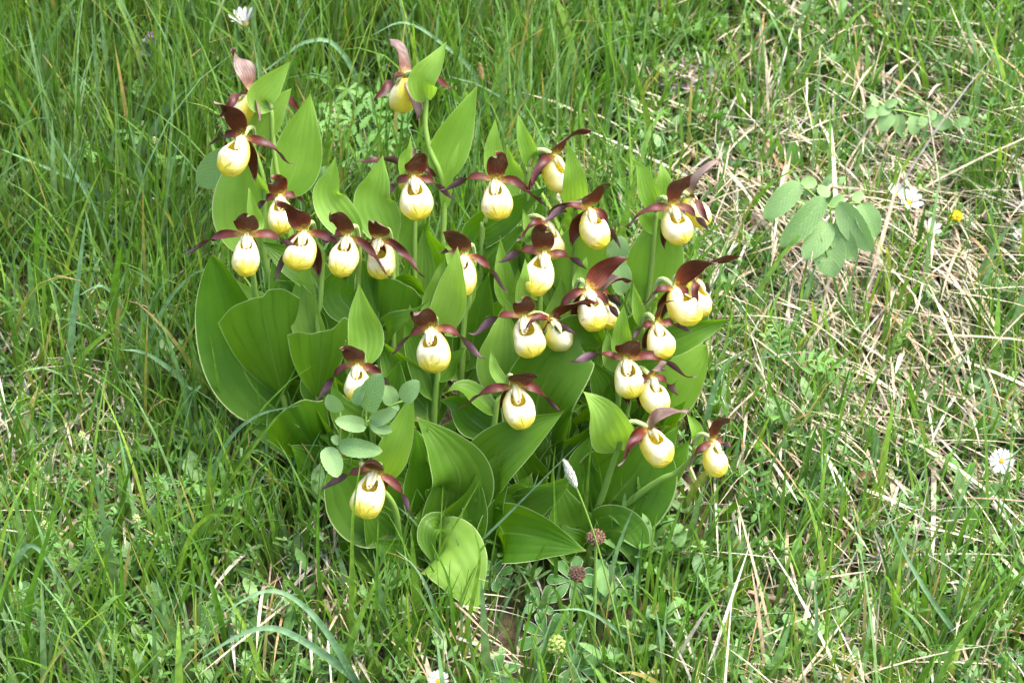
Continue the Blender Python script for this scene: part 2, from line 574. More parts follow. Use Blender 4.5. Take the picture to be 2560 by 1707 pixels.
def clump_mask(x, y):
    """1 inside the footprint of the orchid clump"""
    e = ((x - 0.005) / 0.155) ** 2 + ((y - 0.085) / 0.085) ** 2
    return np.clip(1.6 - e, 0, 1)


def scatter(n_per_m2, n_ring, tuft=0.65, sig=0.011):
    out = []
    for (x0, x1, y0, y1, dens, hole) in ((-0.85, 0.85, -0.34, 1.10, n_per_m2, False), (-2.1, 2.1, -0.7, 2.6, n_ring, True)):
        n = int((x1 - x0) * (y1 - y0) * dens)
        nt_ = int(n * tuft)
        ncen = max(1, nt_ // 14)
        cx, cy = RNG.uniform(x0, x1, ncen), RNG.uniform(y0, y1, ncen)
        ci = RNG.integers(0, ncen, nt_)
        x = np.concatenate([cx[ci] + RNG.normal(0, sig, nt_), RNG.uniform(x0, x1, n - nt_)])
        y = np.concatenate([cy[ci] + RNG.normal(0, sig, nt_), RNG.uniform(y0, y1, n - nt_)])
        taz = RNG.uniform(0, 2 * np.pi, ncen)
        trnd = RNG.uniform(0, 1, ncen)
        az = np.concatenate([taz[ci] + RNG.normal(0, 0.9, nt_), RNG.uniform(0, 2 * np.pi, n - nt_)])
        tr = np.concatenate([trnd[ci], RNG.uniform(0, 1, n - nt_)])
        if hole:
            k = ~((np.abs(x) < 0.85) & (y > -0.34) & (y < 1.10))
            x, y, az, tr = x[k], y[k], az[k], tr[k]
        out.append((x, y, az, tr))
    return [np.concatenate(a) for a in zip(*out)]


def px_of(x, y):
    p = np.stack([x, y, ground(x, y)], -1)
    return to_px(p)


# spots where a low plant stands clear of the grass (px, py, radius)
CLEAR = [(a, b + .55 * c, c, 1.35 * c) for a, b, c in [(1428, 1452, 60), (1527, 1467, 66), (1365, 1592, 64), (1440, 1662, 60), (1244, 1690, 60), (1238, 1438, 44), (1654, 1378, 48), (527, 1545, 55), (40, 1040, 45), (393, 1212, 40),
                  (473, 1206, 40), (60, 1500, 50), (489, 978, 34), (1880, 772, 50), (2308, 724, 34), (2366, 986, 34), (1376, 106, 48), (1823, 436, 44), (2527, 1676, 55), (2070, 600, 120), (2290, 310, 110),
                  (880, 330, 110), (960, 340, 90), (2400, 1260, 70), (2503, 1180, 40), (2280, 540, 70), (2388, 570, 35), (2050, 930, 50), (1395, 1630, 40), (615, 1545, 40), (612, 70, 36), (380, 130, 40), (250, 1300, 130), (1700, 200, 40)]] + [
    (612, 150, 34, 130), (380, 200, 46, 130), (900, 440, 150, 130), (510, 330, 22, 120), (1203, 320, 26, 130), (250, 320, 150, 80)]


def cleared(qx, qy):
    o = np.zeros_like(qx)
    for cx, cy, rx, ry in CLEAR:
        e = ((qx - cx) / rx) ** 2 + ((qy - cy) / ry) ** 2
        o = np.maximum(o, np.clip(1.5 - e, 0, 1))
    return o


# green blades
x, y, az, tr = scatter(26500, 3600)
qx, qy = px_of(x, y)
lush = smooth01(1500 - qx + 0.35 * (700 - qy), 0, 700) * smooth01(900 - qy, -300, 500)       # the rank upper-left part
right = smooth01(qx, 1450, 1900)
keepw = 0.74 + 0.30 * lush + 0.08 * (1 - right) + 0.26 * blobs(x, y, 3, 9)
strawy = np.clip(blobs(x, y, 21, 7.5) * 0.8 - 0.04 + 0.50 * right - 0.7 * lush, 0, 1)
keepw = keepw - 0.30 * strawy
keepw = keepw * (1 - clump_mask(x, y)) * (1 - 0.8 * cleared(qx, qy))
k = RNG.uniform(0, 1, len(x)) < keepw
x, y, az, tr, lush, right, qy_, qx_ = (a[k] for a in (x, y, az, tr, lush, right, qy, qx))
n = len(x)
base = np.stack([x, y, ground(x, y) - 0.004], -1)
L = RNG.gamma(7, 1 / 7, n) * (0.062 + 0.034 * lush + 0.014 * (1 - right)) + 0.020 * tr
front = (np.abs(x) < 0.22) & (y < 0.10)                           # kept short right before the clump
L = np.where(front, L * 0.8, L)
wd = np.clip(RNG.gamma(5, 1 / 5, n) * 0.0034, 0.0012, 0.0070)
wide = RNG.uniform(0, 1, n) < 0.13
wd = np.where(wide, wd * 2.0, wd)
L = np.where(wide, L * 1.2, L)
az = np.where(RNG.uniform(0, 1, n) < 0.35 * right + 0.1, RNG.normal(0.6, 0.7, n), az)
th0 = np.abs(RNG.normal(0.12, 0.16, n)) + 0.18 * (1 - lush) * RNG.uniform(0, 1, n)
bend = np.abs(RNG.normal(0.35, 0.5, n)) + (RNG.uniform(0, 1, n) < 0.16) * RNG.uniform(0.5, 1.5, n)
hue = np.clip(RNG.normal(0.42, 0.26, n) + 0.3 * (tr - 0.5), 0, 1)[:, None]
dark = np.array([0.048, 0.150, 0.016]); mid = np.array([0.102, 0.250, 0.026]); blue = np.array([0.165, 0.320, 0.150]); yel = np.array([0.205, 0.345, 0.045])
tip = np.where(hue < 0.5, dark + (mid - dark) * hue * 2, mid + (yel - mid) * (hue - 0.5) * 2)
isb = (RNG.uniform(0, 1, n) < 0.18 + 0.30 * wide)[:, None]
tip = np.where(isb, blue * RNG.uniform(0.75, 1.1, (n, 1)), tip)
tip = tip * (1 - 0.16 * lush[:, None])
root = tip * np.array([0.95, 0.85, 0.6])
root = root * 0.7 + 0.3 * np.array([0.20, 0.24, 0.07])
yt = RNG.uniform(0, 1, n)[:, None] < 0.05
tip = np.where(yt, np.array([0.36, 0.27, 0.10]), tip)
sp = RNG.normal(0, 0.7, n)
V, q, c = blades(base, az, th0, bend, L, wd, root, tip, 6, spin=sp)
tag(link('grass', fast_mesh('grass', V, q, c, M['grass'])), 'fresh green meadow grass growing through the old straw', 'grass', kind='stuff')

# dead straw lying on the slope
x, y, az, tr = scatter(24000, 3000, 0.75, 0.016)
qx, qy = px_of(x, y)
lush = smooth01(1500 - qx + 0.35 * (700 - qy), 0, 700) * smooth01(900 - qy, -300, 500)
right = smooth01(qx, 1450, 1900)
strawy = np.clip(blobs(x, y, 21, 7.5) * 0.8 - 0.02 + 0.62 * right - 0.6 * lush, 0, 1)
keepw = 0.20 + 0.62 * strawy - 0.10 * lush - 0.16 * (1 - right) * smooth01(qy, 850, 1150)
keepw = keepw * (1 - 0.9 * clump_mask(x, y))
k = RNG.uniform(0, 1, len(x)) < keepw
x, y, az, tr, strawy, lush = (a[k] for a in (x, y, az, tr, strawy, lush))
n = len(x)
downhill = -np.pi / 2 + 0.5 * blobs(x, y, 31, 5) + 0.25
az = np.where(RNG.uniform(0, 1, n) < 0.72, downhill + RNG.normal(0, 0.45, n), az)
L = RNG.gamma(6, 1 / 6, n) * (0.062 + 0.045 * strawy)
wd = np.clip(RNG.gamma(4, 1 / 4, n) * 0.0023, 0.0008, 0.0060)
lift = RNG.uniform(0, 0.014, n) * (0.4 + strawy)
base = np.stack([x, y, ground(x, y) + lift], -1)
# lie along the slope: lean measured from the vertical, larger when heading downhill
sl = np.arctan(SLOPE * np.sin(az))
flatth = np.pi / 2 - sl
th0 = flatth - np.clip(np.abs(RNG.normal(0.22, 0.22, n)), 0, .55) - 0.1
bend = np.abs(RNG.normal(0.40, 0.25, n))
th0 = np.where(RNG.uniform(0, 1, n) < 0.0, RNG.uniform(0.1, 0.7, n), th0)
tone = RNG.beta(2.2, 1.8, n)[:, None]
tan1 = np.array([0.29, 0.215, 0.135]); tan2 = np.array([0.64, 0.57, 0.44]); grey = np.array([0.50, 0.47, 0.41])
c1 = tan1 + (tan2 - tan1) * tone
c1 = np.where(RNG.uniform(0, 1, n)[:, None] < 0.25, grey * RNG.uniform(0.5, 1.15, (n, 1)), c1)
c1 = np.where(RNG.uniform(0, 1, n)[:, None] < 0.05, np.array([0.36, 0.23, 0.12]), c1)
V, q, c = blades(base, az, th0, bend, L, wd, c1 * 0.85, c1, 5, spin=RNG.normal(0, 0.5, n), prof='strip')
# keep the straw from sinking under the soil
gz = ground(V[:, 0], V[:, 1])
V[:, 2] = np.maximum(V[:, 2], gz + 0.0015)
tag(link('dead_straw', fast_mesh('dead_straw', V, q, c, M['straw'])), 'pale dead straw combed down the slope between the grass', 'straw', kind='stuff')

# low herbs: little leaf whorls close to the ground
x, y, az, tr = scatter(3400, 240, 0.6, 0.03)
qx, qy = px_of(x, y)
wgt = 0.25 + 0.6 * smooth01(blobs(x, y, 41, 8), -0.1, 0.6) + 0.35 * smooth01(600 - qy, 0, 300) * smooth01(qx, 1200, 1500)
wgt = wgt * (1 - clump_mask(x, y))
k = RNG.uniform(0, 1, len(x)) < wgt
x, y, tr = x[k], y[k], tr[k]
hgt = RNG.uniform(0.006, 0.050, len(x))
parts = []
for lev in range(3):
    for j in range(5):
        n = len(x)
        aa = RNG.uniform(0, 6.28, n) * 0.25 + j * 1.2566 + lev * 0.6
        h = ground(x, y) + hgt * (0.35 + 0.32 * lev)
        lean = hgt * 0.15 * lev
        base = np.stack([x + lean * np.cos(tr * 40), y + lean * np.sin(tr * 40), h], -1)
        L = RNG.uniform(0.008, 0.017, n) * (1 - 0.15 * lev)
        hue = np.clip(tr + RNG.normal(0, 0.15, n), 0, 1)[:, None]
        c1 = np.array([0.085, 0.215, 0.04]) * (1 - hue) + np.array([0.19, 0.33, 0.125]) * hue
        parts.append(blades(base, aa, RNG.uniform(0.7, 1.2, n), RNG.uniform(0.1, 0.8, n), L, L * RNG.uniform(0.28, 0.42, n), c1 * 0.9, c1, 4, prof='leaf'))
x, y, az, tr = scatter(1500, 80, 0.7, 0.02)
qx, qy = px_of(x, y)
k = RNG.uniform(0, 1, len(x)) < (0.35 + 0.5 * smooth01(blobs(x, y, 51, 9), -0.3, 0.5)) * (1 - clump_mask(x, y))
x, y, tr = x[k], y[k], tr[k]
n = len(x)
hgt = RNG.uniform(0.004, 0.040, n)
for j in range(5):
    aa = RNG.uniform(0, 1.2, n) + j * 1.2566
    base = np.stack([x, y, ground(x, y) + hgt * RNG.uniform(.5, 1, n)], -1)
    L = RNG.uniform(0.012, 0.030, n)
    hue = np.clip(tr + RNG.normal(0, 0.15, n), 0, 1)[:, None]
    c1 = np.array([0.095, 0.235, 0.035]) * (1 - hue) + np.array([0.21, 0.36, 0.15]) * hue
    parts.append(blades(base, aa, RNG.uniform(0.5, 1.1, n), RNG.uniform(0.1, 0.9, n), L, L * RNG.uniform(0.25, 0.5, n), c1 * 0.9, c1, 5, prof='leaf'))
off = 0
Vs, qs, cs = [], [], []
for V, q, c in parts:
    Vs.append(V); qs.append(q + off); cs.append(c); off += len(V)
tag(link('low_herbs', fast_mesh('low_herbs', np.vstack(Vs), np.vstack(qs), np.vstack(cs), M['tinyherb'])), 'small leafy herbs scattered low among grass and straw', 'herbs', kind='stuff')

# ------------------------------------------------------------------ orchid flowers
def px_m(p):
    return KPX * float((np.asarray(p) - CAM) @ FWD)


def two_sided(V, UV, N, th=0.00022):
    """front and back skins of a thin organ, with their own materials"""
    n, m_ = V.shape[:2]
    A = (V + N[:, None] * th).reshape(-1, 3)
    B = (V - N[:, None] * th).reshape(-1, 3)
    f1 = grid_faces(n, m_, 0, False)
    f2 = grid_faces(n, m_, n * m_, True)
    uv = np.vstack([UV.reshape(-1, 2)] * 2)
    return np.vstack([A, B]), f1 + f2, uv, [0] * len(f1) + [1] * len(f2)


def pouch_mesh(name, seed):
    r = np.random.default_rng(seed)
    ax = np.array([(0, -0.05, -0.12), (0, -0.13, -0.82), (0, -0.50, -1.62), (0, -1.20, -2.32), (0, -1.92, -2.76)]) * 0.01
    n, m_ = 26, 37
    C = spline(ax, n)
    t = np.linspace(0, 1, n)
    rad = np.interp(t, [0, .12, .25, .40, .55, .70, .82, .90, .96, 1], [.42, .74, 1.02, 1.19, 1.26, 1.23, 1.06, .84, .54, .02]) * 0.01
    rad = np.convolve(np.pad(rad, 1, 'edge'), [.2, .6, .2], 'valid')
    rad[-1] = 0.0003
    T = unit(np.gradient(C, axis=0))
    Xa = np.array([1.0, 0, 0])
    Nn = unit(np.cross(T, Xa))
    Nn = np.where((Nn @ np.array([0, -1, 0.6]))[:, None] < 0, -Nn, Nn)
    a = 0.98 * np.sqrt(np.clip(1 - (t / (0.45 + 0.04 * np.sin(seed * 2.3))) ** 2, 0, 1))
    s = np.linspace(0, 1, m_)
    sk = 0.05 * r.normal()
    rad = rad * (1 + 0.05 * np.sin(t * r.uniform(4, 8) + r.uniform(0, 6)) * np.sin(np.pi * t))
    dq = r.uniform(0, 6.28, 4)
    ap = r.uniform(.8, 1.1)
    shells = []
    UV = np.zeros((n, m_, 2))
    for k, scale in enumerate((1.0, 0.93)):
        V = np.zeros((n, m_, 3))
        for i in range(n):
            th = a[i] + (2 * np.pi - 2 * a[i]) * s
            e = np.clip(1 - np.minimum(s, 1 - s) / 0.07, 0, 1) ** 2 * (a[i] / 0.98)
            lob = 1 + 0.020 * np.cos(3 * th + dq[0] + 3 * t[i]) * np.clip(t[i] / 0.3, 0, 1) * np.clip((1 - t[i]) / .15, 0, 1) + 0.016 * np.cos(5 * th + dq[1] - 6 * t[i]) * np.clip((t[i] - .2) / 0.3, 0, 1) * np.clip((1 - t[i]) / .15, 0, 1) + 0.012 * np.cos(3 * th + seed) * np.clip(t[i] / 0.3, 0, 1) + 0.034 * np.cos(8 * th + 0.4) * np.clip((t[i] - 0.55) / 0.3, 0, 1) * np.clip((1 - t[i]) / 0.1, 0, 1)
            rr = rad[i] * scale * (1 - 0.22 * e) * lob
            cf = np.cos(th) * (np.where(np.cos(th) < 0, 0.30, 0.92) if k else 0.92)
            V[i] = C[i] + rr[:, None] * (cf[:, None] * Nn[i] + np.sin(th)[:, None] * Xa * (1.0 + sk))
            UV[i, :, 0] = th / (2 * np.pi)
            UV[i, :, 1] = t[i]
        shells.append(V.reshape(-1, 3))
    f1 = grid_faces(n, m_)
    f2 = grid_faces(n, m_, n * m_, True)
    me = mesh(name, np.vstack(shells), f1 + f2, [M['pouch'], M['pouch_in']], np.vstack([UV.reshape(-1, 2)] * 2), [0] * len(f1) + [1] * len(f2))
    return me


def column_mesh():
    C = spline(np.array([(0, 0.0, 0.08), (0, -0.40, -0.14), (0, -0.72, -0.50), (0, -0.94, -0.98), (0, -0.98, -1.22)]) * 0.01, 14)
    t = np.linspace(0, 1, 14)
    wd = np.interp(t, [0, .2, .4, .7, .9, 1], [.22, .27, .40, .35, .22, .02]) * 0.01
    th = np.interp(t, [0, .3, .7, 1], [.20, .22, .14, .03]) * 0.01
    T, S, N = frames(C, (0, -1, 0.7), np.zeros(14))
    a = np.linspace(0, 2 * np.pi, 16, endpoint=False)
    ca, sa = np.cos(a), np.sin(a)
    groove = 1 - 0.45 * np.exp(-(ca / 0.28) ** 2) * (sa > 0)
    V = C[:, None] + wd[:, None, None] * ca[None, :, None] * S[:, None] + (th[:, None] * (sa * groove)[None])[..., None] * N[:, None]
    f = grid_faces(14, 16, wrap=True)
    uv = np.zeros((14, 16, 2))
    uv[..., 0] = (a / (2 * np.pi))[None]
    uv[..., 1] = t[:, None]
    VV, FF, UU = [V.reshape(-1, 3)], list(f), [uv.reshape(-1, 2)]
    off = 14 * 16
    for sx in (-1, 1):                                   # the two anthers beside the shield
        p = spline(np.array([(sx * .12, -.10, .02), (sx * .40, -.28, -.22), (sx * .38, -.44, -.52)]) * 0.01, 7)
        v, ff, uu = tube_vf(p, np.array([.05, .09, .12, .13, .12, .09, .03]) * 0.01, 7)
        VV.append(v); UU.append(uu * [1, .3]); FF += [tuple(i + off for i in q) for q in ff]
        off += len(v)
    return mesh('column', np.vstack(VV), FF, M['column'], np.vstack(UU))


POUCH = [pouch_mesh('pouch', s) for s in range(1, 8)]
COLUMN = column_mesh()
OV = np.array([(0, -0.02, -0.05), (0, 0.45, 0.28), (0, 1.10, 0.42), (0, 1.75, 0.12), (0, 2.15, -0.65), (0, 2.20, -1.2)]) * 0.01
_v, _f, _u = tube_vf(spline(OV, 16), np.interp(np.linspace(0, 1, 16), [0, .2, .6, 1], [.26, .21, .25, .20]) * 0.01, 12)
OVARY = mesh('flower', _v, _f, M['ovary'], _u)


def organ(name, C, n0, roll, hw, m_, mats, parent, **kw):
    V, UV, N = sheet_v(C, n0, roll, hw, m_, **kw)
    return V, UV, N


def add_flower(plant, org, J, yaw, s=1.0, pitch=0.0, roll=0.0, dorsal=(0, -56), A=(-145, 40), B=(145, 40), low=None, ov=True, rs=0):
    """J world position; dorsal/A/B/low are tip offsets in photograph pixels from J (A is the flower's own right petal)"""
    rr = np.random.default_rng(500 + rs)
    Rm = np.array(Matrix.Rotation(R(yaw), 3, 'Z') @ Matrix.Rotation(R(pitch), 3, 'X') @ Matrix.Rotation(R(roll), 3, 'Y'))
    fwd = Rm @ np.array([0, -1, 0])
    pm = px_m(J)
    tocam = -FWD
    o = link('flower', OVARY, plant, J - org)
    o.rotation_euler = Matrix(Rm.tolist()).to_euler()
    o.scale = (s, s, s)

    def loc(off, L, mode, side=0):
        wv = RGT * off[0] * pm - UPV * off[1] * pm
        d2 = wv @ wv
        rest = math.sqrt(max(L * L * s * s - d2, 0.0))
        if mode == 'fwd':
            a = rest * (1 if tocam @ fwd > -0.15 else -1)
            a = min(max(a, -0.03), 0.03)
        else:
            cy = (Rm.T @ tocam)[1]
            cx = (Rm.T @ tocam)[0]
            if abs(cy) > 0.55:
                a = (0.004 - (Rm.T @ wv)[1]) / cy
                a = min(max(a, -0.012), 0.012)
            else:
                a = min(rest, 0.03) * (1 if cx * side > 0 else -1)
        return Rm.T @ (wv + tocam * a) / s

    po = link('pouch', POUCH[rs % 7], o)
    po.scale = (1.05 * rr.uniform(.90, 1.07), 1.05 * rr.uniform(.90, 1.10), 1.05 * rr.uniform(.92, 1.07))
    po.rotation_euler = (R(rr.normal(0, 8)), R(rr.normal(0, 7)), R(rr.normal(0, 10)))
    link('column', COLUMN, o)
    # dorsal sepal: a hood over the pouch
    tip = loc(dorsal, 0.041, 'fwd')
    L = np.linalg.norm(tip)
    p0 = np.array([0, 0.0005, 0.0006])
    side = rr.normal(0, 0.06) * L
    C = spline([p0, p0 + tip * 0.36 + np.array([side * .5, 0.10 * L, 0.10 * L]), p0 + tip * 0.70 + np.array([side, 0.05 * L, 0.10 * L]), tip], 18)
    t = np.linspace(0, 1, 18)
    hw = 0.0102 * blade_profile(t, 0.66, 1.25, 0.22) * rr.uniform(0.92, 1.08)
    rl = R(rr.normal(0, 10)) + R(rr.normal(0, 40)) * t ** 3
    V, UV, N = sheet_v(C, (0, -1, -0.15), rl, hw, 11, cup=rr.uniform(-0.02, 0.16), wave=rr.uniform(0.12, 0.26), wf=rr.uniform(1.0, 1.6), ph=rr.uniform(0, 6))
    vv, ff, uu, fm = two_sided(V, UV, N)
    link('dorsal_sepal', mesh('dorsal_sepal', vv, ff, [M['sepal_front'], M['sepal_back']], uu, fm), o)
    # two twisted side petals
    for sgn, off in ((-1, A), (1, B)):
        tip = loc(off, 0.050, 'side', sgn)
        p0 = np.array([sgn * 0.0016, -0.0005, 0.0])
        L = np.linalg.norm(tip)
        n_ = 26
        tip = tip * 1.13
        C = spline([p0, p0 + tip * 0.28 + np.array([sgn * .02, 0, 0.13]) * L * rr.uniform(.7, 1.2), p0 + tip * 0.58 + np.array([0, 0.03, 0.07]) * L, p0 + tip * 0.82 + np.array([0, -0.02, rr.normal(-0.02, 0.03)]) * L, tip], n_)
        t = np.linspace(0, 1, n_)
        hw = 0.0040 * (blade_profile(t, 0.55, 0.72, 0.3) * (1 - 0.10 * np.exp(-((t - 0.44) / 0.12) ** 2)) * np.clip((1 - t) / 0.34, 0.10, 1) ** 0.8) * rr.uniform(0.92, 1.12)
        tw = rr.uniform(110, 175)
        rl = -sgn * R(tw) / (1 + np.exp(-(t - rr.uniform(.38, .52)) * 10.5)) + sgn * R(rr.uniform(-5, 25))
        V, UV, N = sheet_v(C, (0, -0.85, 0.5), rl, hw, 7, cup=0.30, wave=0.16, wf=2.4, ph=rr.uniform(0, 6))
        vv, ff, uu, fm = two_sided(V, UV, N)
        link('petal', mesh('petal', vv, ff, [M['petal_front'], M['petal_back']], uu, fm), o)
    # lower sepal hanging behind the pouch, its tip split in two
    tip = loc(low, 0.034, 'side', -1 if (low and low[0] < 0) else 1) if low else np.array([rr.normal(0, .002), 0.0075, -0.033])
    p0 = np.array([0, 0.0012, -0.0008])
    L = np.linalg.norm(tip)
    C = spline([p0, p0 + tip * 0.45 + np.array([0, 0.14, 0]) * L, p0 + tip * 0.8 + np.array([0, 0.08, 0]) * L, tip], 16)
    t = np.linspace(0, 1, 16)
    hw = 0.0072 * np.maximum(blade_profile(t, 0.6, 1.0, 0.25), 0.16)
    V, UV, N = sheet_v(C, (0, -1, 0), np.full(16, R(rr.normal(0, 8))), hw, 9, cup=0.25, wave=0.08, wf=1.2, ph=rr.uniform(0, 6))
    V[-1, 3:6] = V[-4, 3:6]
    V[-2, 4] = V[-5, 4]
    vv, ff, uu, fm = two_sided(V, UV, N)
    link('lower_sepal', mesh('lower_sepal', vv, ff, [M['sepal_front'], M['sepal_back']], uu, fm), o)
    return J + Rm @ (OV[-1] * s), Rm @ unit(OV[-1] - OV[-2])


def flower_Y(py, adj=0.0):
    return 0.17 - (py - 188) * 0.00025 + adj


# key: J(px), yaw, options
FL = {
    1: ((626, 230), -122, dict(s=1.0, dorsal=(-45, -108), A=(122, 31), B=(-62, 62), low=(26, 78), adj=.004)),
    2: ((608, 341), -22, dict(dorsal=(-65, -80), A=(-82, 17), B=(112, 64), low=(25, 112), roll=10)),
    3: ((700, 490), 5, dict(s=.92, dorsal=(-12, -36), A=(-60, 30), B=(57, 13), adj=.02)),
    4: ((617, 586), 0, dict(adj=-.014, dorsal=(12, -42), A=(-144, 41), B=(136, 47))),
    5: ((762, 580), -18, dict(dorsal=(-62, -67), A=(-75, 110), B=(122, 64), low=(32, 115))),
    6: ((870, 590), -20, dict(dorsal=(-36, -50), A=(-62, 12), B=(93, 93), low=(-12, 112), adj=-.004)),
    7: ((949, 598), -24, dict(dorsal=(-7, -38), A=(-40, 20), B=(99, 85), low=(14, 90), adj=.006)),
    8: ((1015, 188), -126, dict(s=1.0, dorsal=(-46, -97), A=(111, 25), B=(-70, 73), low=(28, 112))),
    9: ((1033, 443), 14, dict(dorsal=(34, -50), A=(-65, 40), B=(92, 50), low=(-18, 94))),
    10: ((1030, 420), 195, dict(s=.9, dorsal=(0, -40), A=(60, 20), B=(-128, -14), adj=.03)),
    11: ((1237, 450), 0, dict(dorsal=(3, -58), A=(-123, 20), B=(120, 60))),
    12: ((1384, 390), 70, dict(dorsal=(93, -59), A=(-59, 83), B=(-40, 20), low=(-62, 88))),
    13: ((1472, 523), 27, dict(dorsal=(50, -55), A=(-112, 24), B=(73, 87), low=(-43, 92))),
    14: ((1364, 555), 62, dict(s=.95, dorsal=(90, -50), A=(-64, 45), B=(60, -40), adj=.02)),
    15: ((1361, 633), 0, dict(dorsal=(9, -60), A=(-108, 18), B=(102, 35))),
    16: ((1680, 516), 33, dict(dorsal=(45, -72), A=(-115, 46), B=(92, 55), low=(-17, 105))),
    17: ((1722, 488), 105, dict(s=.95, dorsal=(75, -88), A=(38, 66), B=(30, 30), adj=.022)),
    18: ((1162, 637), -20, dict(dorsal=(-54, -52), A=(-56, -8), B=(98, 84), low=(12, 100))),
    19: ((1470, 725), 26, dict(dorsal=(104, -79), A=(-86, 64), B=(76, 71), low=(-40, 86))),
    20: ((1496, 734), 72, dict(s=.95, dorsal=(80, -30), A=(-40, 60), B=(60, 30), adj=.022)),
    21: ((1310, 792), 0, dict(dorsal=(-4, -42), A=(-125, 35), B=(123, 40))),
    22: ((1376, 798), 74, dict(dorsal=(120, -41), A=(-70, 25), B=(50, 30), adj=.004)),
    23: ((1684, 720), 40, dict(dorsal=(110, -62), A=(-73, 36), B=(60, 45), low=(-28, 80))),
    24: ((1738, 700), 72, dict(s=.95, dorsal=(118, -58), A=(-2, 60), B=(40, 30), adj=.016)),
    25: ((1639, 809), 27, dict(s=.93, dorsal=(40, -55), A=(-57, 33), B=(84, 18), low=(-28, 68))),
    26: ((1563, 897), 10, dict(dorsal=(26, -42), A=(-130, 6), B=(160, 39), low=(10, 120))),
    27: ((1626, 943), 36, dict(s=.95, dorsal=(30, -20), A=(-40, 20), B=(68, 41), adj=.006)),
    28: ((1618, 1069), 76, dict(dorsal=(100, -45), A=(-69, 79), B=(40, 20), low=(-50, 60))),
    29: ((1782, 1102), 50, dict(s=.80, dorsal=(43, -62), A=(-67, 67), B=(48, 20), low=(5, 84))),
    30: ((1078, 821), -10, dict(dorsal=(-40, -34), A=(-93, 58), B=(123, 69), low=(25, 60))),
    31: ((1287, 966), 16, dict(dorsal=(54, -24), A=(-129, 51), B=(107, 56), low=(-35, 60))),
    32: ((894, 912), -12, dict(s=.92, dorsal=(-35, -41), A=(-101, 83), B=(82, 60))),
    33: ((937, 1180), -14, dict(s=1.02, dorsal=(-29, -22), A=(-128, 42), B=(92, 102), roll=10, pitch=-12, low=(20, 60))),
}

